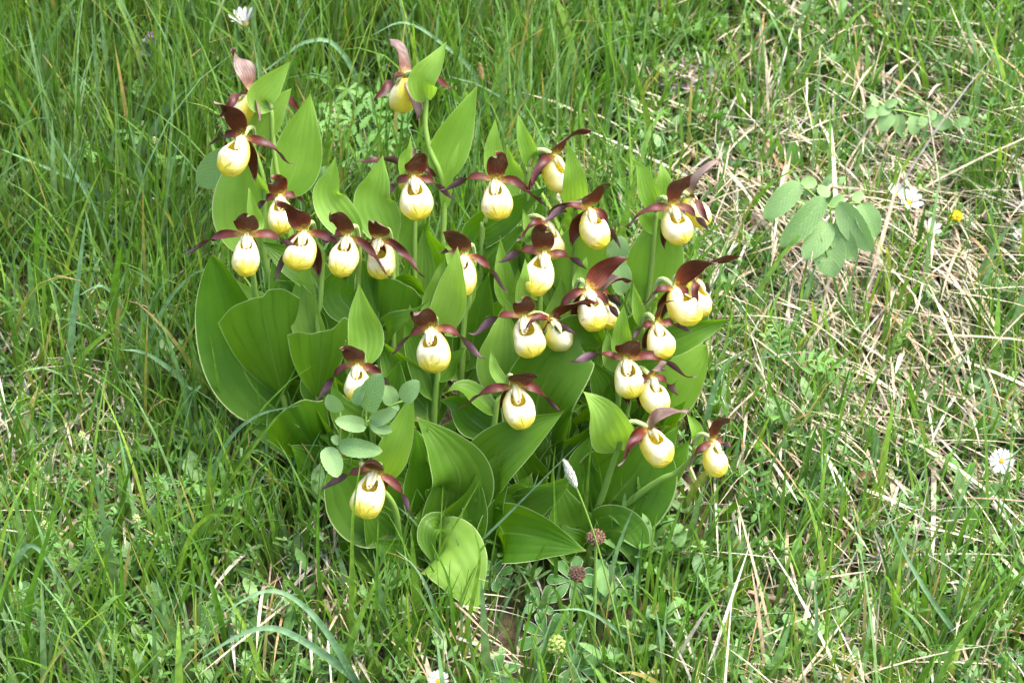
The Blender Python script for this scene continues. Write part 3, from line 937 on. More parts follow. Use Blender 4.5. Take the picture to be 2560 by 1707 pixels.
# plant: flowers, way points of the stem (px), foot on the ground (px), label
PL = {
    'a': ([1], [(690, 420), (735, 640)], (770, 1085), 'orchid turned away at the back beside the tall blade-like leaf, its pouch seen from behind'),
    'b': ([2], [(662, 470), (660, 633), (700, 800)], (748, 1110), 'orchid flowering in front of the turned-away pair at the back its dark hood swept sideways'),
    'c': ([3], [(722, 590), (745, 800)], (800, 1130), 'orchid half hidden behind a broad upright leaf, its bloom peering past the edge'),
    'd': ([4], [(633, 690), (650, 790)], (738, 1105), 'orchid with level outstretched petals above the large funnel-shaped leaf'),
    'e': ([5], [(806, 640), (800, 760), (795, 830)], (832, 1210), 'orchid on a slim bare stem, one petal hanging straight down, next to level-petalled bloom'),
    'f': ([6], [(899, 651), (897, 760)], (905, 1190), 'orchid whose long drooping petal crosses the pouch of the bloom beside it'),
    'g': ([7], [(985, 640), (982, 720)], (985, 1190), 'orchid with greenish yellow pouch partly crossed by its neighbour\'s petal'),
    'h': ([8], [(1055, 255), (1063, 315), (1076, 379), (1099, 430), (1111, 493), (1108, 580)], (1090, 1085), 'tallest orchid turned away, bright yellow pouch seen from behind a cupped bract'),
    'i': ([9], [(1000, 520), (990, 640)], (1000, 1130), 'orchid with orange-rimmed pouch below the tallest orchid\'s bent stem'),
    'j': ([10], [(1036, 560)], (1040, 1100), 'orchid mostly hidden at the back, one striped petal showing between upright leaves'),
    'k': ([11], [(1212, 557), (1205, 610)], (1200, 1105), 'orchid facing out squarely with upright spade-shaped hood and round pale pouch'),
    'l': ([12], [(1322, 470), (1318, 570)], (1300, 1095), 'orchid in profile at the back, pouch half covered by a pointed leaf'),
    'm': ([13], [(1437, 640), (1428, 760)], (1400, 1135), 'orchid with long curling petals above a very wide pale leaf'),
    'n': ([14], [(1330, 610), (1342, 700)], (1350, 1125), 'orchid hidden behind a hooded bloom, only cream pouch edge showing'),
    'o': ([15], [(1350, 740)], (1345, 1160), 'orchid with pointed upright hood and ribbed pouch beside a narrow pointed bract'),
    'p': ([16, 17], [(1634, 600), (1622, 727)], (1562, 1135), 'two-flowered orchid on the uphill edge, one pouch turned away towards the straw'),
    'r': ([18], [(1175, 700), (1172, 760), (1158, 830)], (1150, 1190), 'orchid half hidden behind a pointed leaf with one curled back petal'),
    's': ([19, 20], [(1432, 770)], (1430, 1185), 'two-flowered orchid with long dusky hood against the bluish oval leaf'),
    't': ([21, 22], [(1300, 905), (1280, 990)], (1290, 1235), 'two-flowered orchid, one bloom square on and one slipper in profile'),
    'u': ([23, 24], [(1622, 760), (1612, 830)], (1545, 1185), 'two-flowered orchid with long hood sweeping out over the dry straw'),
    'v': ([25], [(1605, 840), (1590, 900)], (1532, 1205), 'orchid with short petals and orange-tipped pouch under the sweeping hoods'),
    'w': ([26, 27], [(1545, 980), (1543, 1020)], (1500, 1255), 'two-flowered orchid with one very long petal, second bloom tucked beneath'),
    'x': ([28], [(1545, 1126), (1533, 1155), (1508, 1232), (1479, 1310)], (1470, 1345), 'low orchid in profile with slipper-like striped pouch above a huge folded leaf'),
    'y': ([29], [(1734, 1142), (1690, 1182), (1648, 1201), (1570, 1260)], (1520, 1340), 'small orchid leaning out of the clump over the dry straw'),
    'z': ([30], [(1094, 930), (1085, 1040)], (1082, 1265), 'orchid with drooping petals on a thick stem in the middle of the clump'),
    'A': ([31], [(1245, 1000), (1237, 1050), (1222, 1150), (1205, 1230)], (1195, 1375), 'orchid with deep cream pouch above a broad boat-shaped leaf'),
    'B': ([32], [(925, 960), (930, 1040)], (935, 1255), 'orchid with pouch partly covered by round grey-green leaflets'),
    'C': ([33], [(968, 1200), (985, 1265), (998, 1345)], (1002, 1425), 'lowest orchid with long spotted pouch behind fine grass blades'),
    'N1': ([], [(684, 908), (716, 1035)], (726, 1185), 'flowerless orchid shoot with a funnel-shaped leaf on the clump edge'),
    'N2': ([], [(786, 937), (800, 1040)], (822, 1235), 'flowerless orchid shoot with dark pleated leaves beside the round leaflets'),
    'N3': ([], [(1150, 1170), (1120, 1300)], (1100, 1405), 'flowerless orchid shoot with big dark folded leaves in the clump middle'),
    'N4': ([], [(1250, 1260)], (1230, 1405), 'flowerless orchid shoot with a wide leaf lying flat near the soil'),
    'N5': ([], [(1395, 1060), (1375, 1180)], (1370, 1255), 'flowerless orchid shoot with a very broad dark leaf under the profile slipper'),
    'N6': ([], [(1095, 1370)], (1080, 1445), 'flowerless orchid shoot with a pale ribbed leaf drooping into the grass'),
    'N7': ([], [(1590, 1050), (1585, 1120)], (1575, 1215), 'flowerless orchid shoot with wide pale leaves next to the straw'),
    'N8': ([], [(1466, 1325)], (1476, 1405), 'flowerless orchid shoot with a curled leaf behind the brown seed heads'),
    'N9': ([], [(955, 830), (950, 960)], (945, 1160), 'flowerless orchid shoot with pleated recurved leaves behind the front row'),
}

SHOOT = {}
for key, (fls, way, foot, label) in PL.items():
    F = on_ground(*foot)
    org = F + np.array([0, 0, -0.004])
    root = thing('lady_slipper_orchid', label, 'orchid', org, 'lady slipper orchids in one dense clump')
    tops = []
    for i, fk in enumerate(fls):
        (jx, jy), yaw, op = FL[fk]
        op = dict(op)
        J = P(jx, jy, flower_Y(jy, op.pop('adj', 0.0)))
        tops.append(add_flower(root, org, J, yaw, rs=fk, **op))
    if tops:
        top, dirn = tops[0]
        tx, ty = to_px(top)
        Yt = top[1]
        lead = [top, top + dirn * 0.006]
    else:
        tx, ty = way[0]
        Yt = F[1] + (foot[1] - ty) * 0.00004
        lead = []
    pts = list(lead)
    for (wx, wy) in way:
        if lead and wy < ty + 25:
            continue
        f = np.clip((wy - ty) / (foot[1] - ty), 0, 1)
        pts.append(P(wx, wy, Yt + (F[1] - Yt) * f))
    pts.append(org)
    C = spline(pts, 44)
    rad = np.interp(np.linspace(0, 1, 44), [0, .12, 1], [.0019, .0024, .0036])
    v, f, uu = tube_vf(C - org, rad, 9)
    link('stem', mesh('stem', v, f, M['stem'], uu), root)
    tdir = [(top, C)]
    if len(tops) > 1:                                     # the second flower branches off the same stem
        t2, d2 = tops[1]
        j = 7
        v, f, uu = tube_vf(spline([t2, t2 + d2 * 0.006, C[j] * .5 + t2 * .5 + np.array([0, .003, -.006]), C[j + 2]], 14) - org, 0.0017, 8)
        link('flower_stalk', mesh('flower_stalk', v, f, M['stem'], uu), root)
    SHOOT[key] = (root, org, C, np.array(to_px(C)).T)

LEAFN = [0]


def leaf(key, by, pts, w, roll=(0, 0), cup=0.12, wave=0.12, wf=1.3, mat='leaf', a=0.62, b=1.18, base=0.25, name='leaf', n=40, fold=0.0, tw=None):
    """a leaf of shoot key: attached to its stem at photograph row by (None = stem top), through px points (x, y, dY)"""
    root, org, C, pp = SHOOT[key]
    i = 0 if by is None else int(np.argmin(np.abs(pp[:, 1] - by)))
    B = C[i]
    q = [B] + [P(x, y, B[1] + dy) for (x, y, dy) in pts]
    LEAFN[0] += 1
    rr = np.random.default_rng(900 + LEAFN[0])
    c = spline(q, n)
    if len(pts) > 3:
        for _ in range(10):
            c[1:-1] = .25 * c[:-2] + .5 * c[1:-1] + .25 * c[2:]
    t = np.linspace(0, 1, n)
    hw = 0.5 * w * px_m(B) * blade_profile(t, a, b, base)
    hw = np.maximum(hw, 0.0022 * np.clip(1 - t * 6, 0, 1))
    rl = R(1) * np.interp(t, np.linspace(0, 1, len(roll)), roll) + R(rr.normal(0, 22) if tw is None else tw) * t ** 2
    fold = fold or rr.uniform(0, .22)
    n0 = unit(CAM - c)
    V, UV, N = sheet_v(c, n0, rl, hw, 17, cup=cup, wave=wave, wf=wf, ph=rr.uniform(0, 6.28), fold=fold, pleat=0.003)
    if rr.uniform() < 0.5:
        UV[..., 0] = 1 - UV[..., 0]
    V = V.reshape(-1, 3) - org
    gz = ground(V[:, 0] + org[0], V[:, 1] + org[1]) + 0.004 - org[2]
    V[17:, 2] = np.maximum(V[17:, 2], gz[17:])
    return link(name, mesh(name, V, grid_faces(n, 17), M[mat], UV.reshape(-1, 2)), root)


def bract(key, pts, w, **kw):
    kw.setdefault('mat', 'bract')
    return leaf(key, kw.pop('by', None), pts, w, name='bract', **kw)


def funnel(key, by, top, bulge=.016, back=.020, low=.10, wave=.0012):
    """a leaf rolled into a funnel: narrow at the stem, opening to the rim through px points top"""
    root, org, C, pp = SHOOT[key]
    B = C[int(np.argmin(np.abs(pp[:, 1] - by)))]
    LEAFN[0] += 1
    m_, n = 33, 30
    rim = spline(np.array(top, float), m_)
    u = np.linspace(-1, 1, m_)
    dep = -bulge + (bulge + back) * np.abs(u) ** 2.2
    E = np.array([P(x_, y_, B[1] + d_) for (x_, y_), d_ in zip(rim, dep)])
    E[:, 2] += wave * np.sin(u * 9 + LEAFN[0]) * np.abs(u)
    cen = E[m_ // 2]
    v = np.linspace(0, 1, n)
    V = np.zeros((n, m_, 3))
    for i, a in enumerate(v):
        k = a * (1 - low) + low * math.sin(a * math.pi / 2)
        V[i] = B + (E - B) * k + (E - cen) * 0.16 * math.sin(math.pi * a)
        V[i] += np.array([0, -.004 * math.sin(math.pi * a), 0])
        ph = np.cos(u * np.pi * 3.5)
        V[i, :, 1] += 0.0007 * ph * a
    V[0] = B + (E - cen) * 0.05
    UV = np.array(np.stack(np.broadcast_arrays((u[None] + 1) / 2, v[:, None] * .85), -1))
    up = unit(V[-1] - V[-2])
    V = np.concatenate([V, (V[-1] + up * .0003)[None], (V[-1] + up * .0011)[None]])      # the pale rim
    UV = np.concatenate([UV, UV[-1:] * [0, 1], UV[-1:] * [0, 1]])
    n += 2
    return link('leaf', mesh('leaf', V.reshape(-1, 3) - org, grid_faces(n, m_), M['leaf'], UV.reshape(-1, 2)), root)


funnel('N1', 1000, [(545, 807), (569, 783), (600, 760), (632, 748), (658, 744), (672, 726), (703, 724), (730, 738), (756, 752)], .024, .002)
funnel('N2', 1000, [(718, 838), (748, 834), (786, 834), (828, 824), (862, 798), (882, 816)], .020, .002)
funnel('N9', 900, [(906, 697), (940, 694), (975, 698), (1010, 711), (1035, 728), (1060, 750)], .014, .004)
funnel('N2', 1160, [(656, 1090), (676, 1060), (708, 1030), (735, 1011), (760, 1003), (812, 1002)], .020, .004)
funnel('N3', 1330, [(1004, 1216), (1024, 1245), (1045, 1262), (1060, 1272), (1070, 1245), (1092, 1224), (1131, 1204)], .016, .002)

# bracts (the small leaf behind each flower)
bract('a', [(650, 250, -.004), (675, 215, -.004), (727, 153, .0)], 70, roll=(15, -25), cup=.25)
bract('b', [(662, 310, .0), (690, 270, .0), (732, 218, .004)], 74, roll=(20, -20), cup=.3)
bract('h', [(1055, 205, -.012), (1085, 160, -.010), (1118, 102, .0)], 70, roll=(25, -10, -30), cup=.3, by=250)
bract('g', [(935, 510, .010), (945, 450, .012), (957, 388, .018)], 108, roll=(-5, 10), cup=.16, by=612)
bract('f', [(822, 500, .012), (830, 440, .014), (838, 391, .018)], 90, roll=(5, -8), cup=.16, by=600)
bract('i', [(1010, 400, .0), (1022, 372, .002), (1027, 340, .006)], 38, roll=(10, 30), cup=.3)
bract('k', [(1234, 390, .004), (1234, 345, .006), (1238, 294, .010)], 50, roll=(0, -10))
leaf('k', 513, [(1284, 450, .012), (1275, 400, .014), (1268, 362, .02)], 58, roll=(0, 10), mat='bract')
bract('l', [(1322, 380, -.004), (1306, 330, -.002), (1295, 286, .004)], 44, roll=(10, -20), cup=.3)
bract('m', [(1438, 460, -.012), (1430, 400, -.010), (1417, 352, -.006)], 66, roll=(-12, 8), cup=.15, by=540)
bract('n', [(1330, 590, -.016), (1318, 560, -.014), (1307, 524, -.010)], 42, roll=(0, 20), cup=.2)
bract('o', [(1320, 690, -.008), (1316, 668, -.008), (1313, 645, -.006)], 38, roll=(5, -5), cup=.2, by=745)
bract('p', [(1625, 490, -.004), (1606, 430, .0), (1579, 397, .004)], 52, roll=(30, -15, 10), cup=.25)
leaf('p', 560, [(1655, 490, .010), (1658, 440, .012), (1651, 404, .018)], 68, roll=(0, 5), mat='bract')
leaf('p', 590, [(1606, 545, -.006), (1597, 525, -.006), (1590, 503, -.004)], 30, roll=(10, 25), mat='bract')
bract('z', [(1120, 770, -.004), (1135, 690, -.004), (1144, 616, .002)], 86, roll=(5, -8), cup=.14, by=835)
bract('t', [(1308, 720, .0), (1312, 690, .0), (1313, 645, .004)], 40, roll=(0, 10), cup=.2)
bract('w', [(1556, 850, .004), (1557, 810, .004), (1559, 762, .008)], 52, roll=(0, 6), cup=.15)
bract('v', [(1600, 790, .0), (1592, 750, .002), (1584, 710, .006)], 34, roll=(12, -20), cup=.25)
bract('B', [(916, 850, .010), (904, 780, .012), (898, 708, .018)], 90, roll=(-5, 5), cup=.14, by=915)
bract('C', [(985, 1120, -.012), (1012, 1050, -.010), (1033, 974, -.004)], 84, roll=(15, -12), cup=.3, by=1190)
bract('x', [(1525, 1070, -.016), (1498, 1020, -.016), (1455, 975, -.012)], 112, roll=(-18, 8), cup=.3, by=1126)
bract('y', [(1742, 1100, .0), (1738, 1070, .002), (1716, 1033, .006)], 36, roll=(20, 40), cup=.3)
bract('A', [(1240, 930, .006), (1232, 900, .008), (1226, 870, .012)], 30, roll=(10, -5))
bract('d', [(640, 560, .012), (632, 520, .014), (622, 470, .02)], 40, roll=(5, 0))
bract('r', [(1150, 680, .012), (1128, 640, .014), (1111, 604, .018)], 62, roll=(8, 0), by=770)
bract('s', [(1452, 690, .010), (1462, 660, .012), (1466, 640, .016)], 34, roll=(8, 0))

# upper leaves
leaf('a', 500, [(738, 420, .004), (755, 330, .008), (777, 226, .014)], 122, roll=(-5, 8), mat='bract', cup=.1)
leaf('b', 638, [(625, 560, .010), (612, 470, .012), (612, 380, .014)], 168, roll=(0, 0), mat='bract', cup=.12, b=.8)
leaf('i', 640, [(1010, 590, .006), (1035, 545, .008), (1060, 490, .010)], 92, roll=(0, 10), mat='bract')
leaf('h', 700, [(1085, 650, -.006), (1062, 580, -.010), (1075, 528, -.002)], 92, roll=(10, -20, -50), cup=.2)
leaf('h', 462, [(1118, 390, .004), (1150, 310, .006), (1192, 217, .012)], 98, roll=(-8, 12), mat='bract', cup=.12)
leaf('h', 520, [(1118, 450, -.004), (1132, 400, -.002), (1150, 350, .004)], 30, roll=(20, 30), mat='bract', cup=.3)
leaf('k', 620, [(1180, 600, .006), (1250, 550, .004), (1320, 500, .002), (1370, 466, .004)], 88, roll=(-10, 10), cup=.2)
leaf('k', 690, [(1215, 650, -.004), (1265, 600, -.006), (1340, 540, -.004)], 74, roll=(-30, -45), cup=-.2)
leaf('l', 600, [(1335, 560, .004), (1348, 520, .006), (1352, 500, .008)], 36, roll=(0, 0))
leaf('m', 782, [(1440, 700, .002), (1462, 620, .004), (1474, 530, .008)], 152, roll=(0, 4), mat='bract', cup=.08, b=.75)
leaf('p', 755, [(1632, 690, .002), (1645, 620, .004), (1650, 545, .008)], 144, roll=(0, 0), mat='bract', cup=.08, b=.75)
leaf('o', 790, [(1275, 740, -.008), (1258, 670, -.006), (1250, 590, .0)], 62, roll=(12, -8), mat='bract', cup=.2)
leaf('r', 840, [(1090, 780, .014), (1098, 700, .014), (1112, 640, .02)], 70, roll=(0, 5), mat='bract')
leaf('r', 930, [(1180, 860, .006), (1200, 770, .008), (1222, 680, .012)], 100, roll=(-6, 10), cup=.12)
leaf('t', 985, [(1252, 920, -.004), (1258, 840, -.002), (1262, 760, .004)], 122, roll=(5, -5), mat='bract', cup=.12)
leaf('r', 960, [(1250, 840, .016), (1290, 770, .018), (1320, 735, .02)], 70, roll=(0, 10))
# left flank
leaf('N1', 1050, [(628, 960, .004), (566, 800, .014), (530, 634, .024)], 182, roll=(0, -6, 4), cup=.10, wave=.14, wf=1.15, b=.85, tw=0)
leaf('N9', 850, [(860, 800, .008), (790, 745, .008), (686, 699, .010)], 104, roll=(15, 0), cup=.15)
leaf('e', 740, [(780, 690, .012), (720, 650, .012), (652, 604, .016)], 96, roll=(20, 10), cup=.2)
leaf('f', 800, [(850, 740, .008), (858, 690, .010), (870, 640, .014)], 100, roll=(0, 0), cup=.12)
leaf('e', 880, [(768, 800, .010), (745, 740, .012), (715, 700, .016)], 90, roll=(-10, 10), cup=.2)
leaf('N9', 845, [(985, 815, -.022), (1035, 785, -.030), (1074, 748, -.030)], 62, roll=(-25, -35), cup=.25)
leaf('g', 760, [(1010, 710, .006), (1035, 715, .006), (1068, 742, .008)], 64, roll=(20, 40), cup=.2)
leaf('N2', 1020, [(800, 960, .006), (812, 910, .008), (830, 862, .012)], 95, roll=(0, -10), cup=.2)
leaf('N1', 1130, [(680, 1110, -.006), (645, 1080, -.004), (615, 1060, .0)], 74, roll=(-30, -10), cup=.2)
leaf('d', 1000, [(740, 900, .004), (735, 820, .006), (720, 760, .010)], 110, roll=(0, 10), cup=.15)
leaf('d', 1100, [(700, 1010, .010), (690, 900, .012), (700, 800, .014)], 120, roll=(5, -10), cup=.15)
# middle
leaf('z', 1045, [(1040, 990, .006), (990, 910, .004), (944, 838, .008)], 118, roll=(10, -15), cup=.2)
leaf('z', 950, [(1120, 920, .004), (1145, 890, .004), (1165, 868, .006)], 56, roll=(-15, -30), cup=.2)
leaf('A', 1040, [(1190, 990, .004), (1150, 970, .002), (1106, 985, -.002)], 64, roll=(30, 45), cup=.2)
leaf('A', 1090, [(1180, 1050, .010), (1140, 1010, .010), (1100, 1000, .012)], 92, roll=(10, 0), cup=.2)
leaf('A', 1215, [(1240, 1150, -.014), (1310, 1090, -.018), (1410, 1028, -.014)], 140, roll=(-28, -18, -8), cup=.30, wave=.05, base=.3)
leaf('N3', 1290, [(1150, 1200, -.018), (1110, 1120, -.020), (1040, 1040, -.016)], 165, roll=(12, -8), cup=.24, wave=.04)
leaf('N3', 1330, [(1080, 1240, -.006), (1060, 1150, -.008), (1036, 1064, -.002)], 150, roll=(-6, 10), cup=.15)
leaf('N3', 1340, [(1086, 1312, -.030), (1070, 1350, -.040), (1098, 1428, -.046)], 66, roll=(25, 35), cup=.3)
leaf('N5', 1180, [(1340, 1010, -.004), (1400, 900, -.006), (1450, 835, .0), (1500, 870, .010)], 180, roll=(10, 0, 10, 25), cup=.22, a=.6, b=.6)
leaf('N5', 1150, [(1415, 1040, -.022), (1440, 1020, -.026), (1475, 1008, -.024)], 40, roll=(-20, -30), cup=.25)
leaf('N5', 1200, [(1320, 1110, .006), (1290, 1060, .008), (1260, 1010, .012)], 110, roll=(0, 10), cup=.2)
leaf('N5', 1230, [(1420, 1160, -.006), (1440, 1110, -.008), (1441, 1070, -.006)], 86, roll=(10, -15), cup=.2)
leaf('N5', 1220, [(1330, 1180, -.012), (1310, 1130, -.016), (1330, 1090, -.012)], 80, roll=(-30, 10), cup=.2)
leaf('t', 1100, [(1320, 1010, .010), (1345, 950, .012), (1360, 900, .016)], 110, roll=(0, 6), cup=.15)
leaf('s', 900, [(1410, 840, .006), (1390, 800, .006), (1395, 770, .010)], 80, roll=(0, 0), cup=.15)
leaf('s', 950, [(1470, 900, .006), (1500, 860, .006), (1520, 838, .010)], 76, roll=(0, 10), cup=.2)
# right flank
leaf('N7', 1060, [(1650, 990, .000), (1715, 920, .004), (1768, 862, .012)], 165, roll=(-8, 0), cup=.14, wave=.05, mat='bract', b=.75)
leaf('v', 880, [(1680, 855, .006), (1750, 825, .008), (1836, 794, .012)], 78, roll=(-15, -5), cup=.18)
leaf('u', 900, [(1570, 850, .006), (1600, 800, .006), (1642, 752, .012)], 70, roll=(5, 0), cup=.15)
leaf('w', 960, [(1600, 920, .012), (1640, 900, .012), (1690, 890, .016)], 100, roll=(0, 0), cup=.15)
leaf('w', 930, [(1540, 900, .004), (1525, 860, .004), (1522, 830, .006)], 66, roll=(0, 0), mat='bract')
leaf('x', 1322, [(1535, 1245, -.006), (1595, 1170, -.006), (1630, 1080, .0)], 245, tw=0, roll=(-4, 6), cup=.14, wave=.03, mat='leaf', a=.7, b=.75)
leaf('x', 1310, [(1462, 1240, -.002), (1450, 1160, .0), (1478, 1085, .006)], 105, roll=(10, -10), cup=.2)
leaf('y', 1235, [(1650, 1190, .014), (1690, 1150, .016), (1724, 1098, .022)], 96, roll=(-8, 0), cup=.15)
leaf('y', 1260, [(1620, 1170, .018), (1665, 1110, .022), (1700, 1060, .028)], 90, roll=(0, 10), cup=.15)
leaf('N8', 1385, [(1570, 1290, .010), (1640, 1285, .004), (1691, 1348, -.010)], 62, roll=(20, 30), cup=.2)
leaf('N8', 1345, [(1530, 1325, -.014), (1582, 1350, -.030), (1602, 1440, -.042)], 125, tw=0, roll=(-15, -5, 10), cup=.18, wave=.06)
leaf('N8', 1370, [(1450, 1350, -.012), (1420, 1330, -.014), (1400, 1300, -.010)], 50, roll=(0, 0), cup=.2)
leaf('N4', 1345, [(1270, 1332, -.026), (1355, 1345, -.044), (1466, 1376, -.054)], 150, tw=0, roll=(-5, 5, 10), cup=.12, wave=.06)
leaf('N4', 1300, [(1300, 1250, -.004), (1340, 1230, -.006), (1370, 1190, -.004)], 110, roll=(10, 20), cup=.3)
leaf('N4', 1290, [(1230, 1240, -.006), (1225, 1190, -.008), (1240, 1130, -.004)], 90, roll=(10, -10), cup=.2)
leaf('N6', 1362, [(1118, 1374, -.026), (1150, 1420, -.046), (1194, 1530, -.058)], 172, roll=(0, -6, -12), cup=-.10, wave=.05, mat='bract', a=.5, b=.95, base=.4, tw=0)
leaf('N6', 1400, [(1040, 1390, -.014), (990, 1388, -.018), (931, 1394, -.016)], 46, roll=(-20, -30), cup=.25)
leaf('N6', 1390, [(1060, 1340, -.006), (1050, 1300, -.008), (1058, 1260, -.004)], 80, roll=(0, 10), cup=.2)
# around the lowest orchid
leaf('C', 1340, [(940, 1290, .006), (880, 1210, .006), (835, 1150, .010)], 195, roll=(0, -8), cup=.14, wave=.04, b=.75)
leaf('C', 1400, [(920, 1370, .004), (870, 1310, .004), (840, 1240, .010)], 130, roll=(0, 8), cup=.12)
leaf('C', 1390, [(960, 1330, .010), (975, 1270, .010), (960, 1200, .014)], 110, roll=(5, -5), cup=.15)
leaf('C', 1405, [(950, 1400, -.004), (900, 1420, -.006), (860, 1400, -.004)], 80, roll=(-20, -10), cup=.15)
leaf('B', 1120, [(890, 1060, .004), (850, 1020, .004), (830, 960, .008)], 110, roll=(0, 10), cup=.2)
leaf('B', 1200, [(900, 1150, .0), (860, 1110, .0), (800, 1090, .004)], 100, roll=(-10, 10), cup=.2)
leaf('B', 1100, [(965, 1030, .004), (985, 970, .006), (1000, 900, .010)], 110, roll=(5, -5), cup=.2)
# inner foliage low down, mostly in shade
for i, key in enumerate(['a', 'c', 'e', 'f', 'g', 'i', 'k', 'l', 'm', 'n', 'o', 'p', 'r', 's', 'u', 'v', 'w', 'z', 'N3', 'N4', 'N5', 'N7', 'N2', 'N9', 't', 'B']):
    foot = PL[key][2]
    for j in range(3):
        rr = np.random.default_rng(60 + 3 * i + j)
        ang = rr.uniform(-60, 60)
        h = rr.uniform(160, 260)
        tx, ty = foot[0] + math.sin(R(ang)) * h, foot[1] - 60 - math.cos(R(ang)) * h
        bx, byy = foot[0] * 1.0, foot[1] - rr.uniform(30, 90)
        dyy = rr.uniform(-.03, .03)
        leaf(key, byy, [((bx * .6 + tx * .4) + 14, byy * .5 + ty * .5, dyy * .4), (bx * .2 + tx * .8, byy * .2 + ty * .8, dyy * .8), (tx, ty, dyy)], rr.uniform(70, 120), roll=(rr.uniform(-30, 30), rr.uniform(-30, 30)), cup=.2)

FILL = [('N3', 1390, (1010, 1180)), ('N3', 1380, (1150, 1100)), ('N3', 1395, (1190, 1180)), ('N4', 1390, (1290, 1120)), ('N4', 1395, (1330, 1180)), ('N4', 1380, (1200, 1160)),
        ('N5', 1240, (1380, 980)), ('N5', 1245, (1290, 1040)), ('N8', 1390, (1400, 1190)), ('N8', 1400, (1350, 1250)), ('N6', 1430, (1010, 1290)), ('N6', 1435, (1150, 1270)), ('N6', 1430, (1220, 1290)),
        ('A', 1360, (1130, 1160)), ('A', 1365, (1260, 1190)), ('y', 1335, (1460, 1220)), ('C', 1415, (900, 1250)), ('C', 1418, (1040, 1240)), ('C', 1410, (860, 1340)),
        ('B', 1245, (830, 1050)), ('B', 1250, (1010, 1060)), ('z', 1255, (1020, 1050)), ('z', 1258, (1150, 1040)), ('t', 1225, (1250, 990)), ('t', 1230, (1350, 1000)), ('w', 1245, (1450, 1000)), ('w', 1250, (1560, 1060)), ('N7', 1205, (1640, 1020)),
        ('N2', 1225, (720, 1110)), ('N2', 1228, (880, 1070)), ('e', 1200, (780, 1000)), ('d', 1180, (660, 1000)), ('N7', 1208, (1700, 1090)), ('N6', 1438, (930, 1350)), ('N4', 1400, (1260, 1300))]
for i, (key, by, (tx, ty)) in enumerate(FILL):
    rr = np.random.default_rng(2600 + i)
    fx = PL[key][2][0]
    dyy = rr.uniform(-.02, .03)
    bow = rr.uniform(-.22, .22) * (by - ty)
    leaf(key, by, [(fx * .65 + tx * .35 + bow, by * .6 + ty * .4, dyy * .3 - .006), (fx * .25 + tx * .75 + bow * .6, by * .25 + ty * .75, dyy * .7 - .004), (tx, ty, dyy)], rr.uniform(105, 160), roll=(rr.uniform(-25, 25), rr.uniform(-30, 30)), cup=rr.uniform(.12, .32), wave=.08)

UPF = [('e', 900, (770, 640), 80), ('f', 850, (905, 645), 84), ('g', 900, (962, 655), 90), ('i', 900, (1022, 640), 84), ('j', 800, (1058, 570), 76), ('h', 800, (1132, 545), 76), ('k', 800, (1178, 560), 90),
       ('k', 760, (1262, 500), 76), ('l', 800, (1290, 590), 84), ('n', 900, (1330, 610), 90), ('o', 900, (1402, 690), 90), ('m', 950, (1512, 650), 90), ('p', 900, (1572, 640), 84), ('p', 850, (1690, 640), 76),
       ('s', 950, (1482, 800), 100), ('t', 950, (1342, 830), 90), ('r', 950, (1128, 760), 90), ('z', 1000, (1010, 800), 90), ('B', 1000, (862, 850), 84), ('c', 800, (690, 620), 84), ('c', 850, (762, 690), 84),
       ('a', 800, (742, 570), 76), ('b', 850, (588, 700), 92), ('u', 950, (1562, 750), 84), ('v', 1000, (1622, 870), 90), ('w', 1050, (1476, 900), 90), ('i', 800, (975, 560), 70), ('l', 700, (1345, 545), 64), ('m', 800, (1395, 600), 70), ('k', 880, (1222, 660), 84), ('j', 900, (1000, 690), 80)]
for i, (key, by, (tx, ty), w_) in enumerate(UPF):
    rr = np.random.default_rng(3600 + i)
    root, org, C, pp = SHOOT[key]
    bx = pp[int(np.argmin(np.abs(pp[:, 1] - by))), 0]
    bow = rr.uniform(-.16, .16) * (by - ty)
    dyy = rr.uniform(.006, .022)
    leaf(key, by, [(bx * .65 + tx * .35 + bow, by * .6 + ty * .4, dyy * .4), (bx * .25 + tx * .75 + bow * .6, by * .25 + ty * .75, dyy * .8), (tx, ty, dyy)], w_, roll=(rr.uniform(-25, 25), rr.uniform(-30, 30)), cup=rr.uniform(.1, .3), wave=.08, mat=('bract', 'leaf')[i % 2])

# ------------------------------------------------------------------ other meadow plants
def leaf_mesh(name, L, W, mat, n=12, m_=7, cup=0.12, wave=0.04, a=0.7, b=0.7, arch=0.25, tooth=0.0, seed=0, base=0.1, fold=0.0):
    """a leaf lying along +Y from the origin, arching up (z) and back down"""
    rr = np.random.default_rng(seed)
    t = np.linspace(0, 1, n)
    C = np.stack([0 * t + rr.normal(0, .03) * L * t * t, L * t, arch * L * (t - t * t * 1.2)], -1)
    hw = 0.5 * W * blade_profile(t, a, b, base)
    V, UV, N = sheet_v(C, (0, 0, 1), np.zeros(n), hw, m_, cup=cup, wave=wave, wf=1.5, ph=rr.uniform(0, 6), tooth=tooth, fold=fold)
    return mesh(name, V.reshape(-1, 3), grid_faces(n, m_), M[mat], UV.reshape(-1, 2))


def place_leaf(name, me, parent, org, A, B, nrm, s=1.0):
    """put a leaf mesh (length 1 along +Y) from world point A to B, its upper side towards nrm"""
    yv = np.asarray(B) - np.asarray(A)
    L = np.linalg.norm(yv)
    yv = yv / L
    xv = unit(np.cross(yv, nrm))
    zv = np.cross(xv, yv)
    o = link(name, me, parent)
    mt = Matrix(((xv[0], yv[0], zv[0]), (xv[1], yv[1], zv[1]), (xv[2], yv[2], zv[2])))
    o.rotation_euler = mt.to_euler()
    o.location = np.asarray(A) - org
    o.scale = (L * s, L, L)
    return o


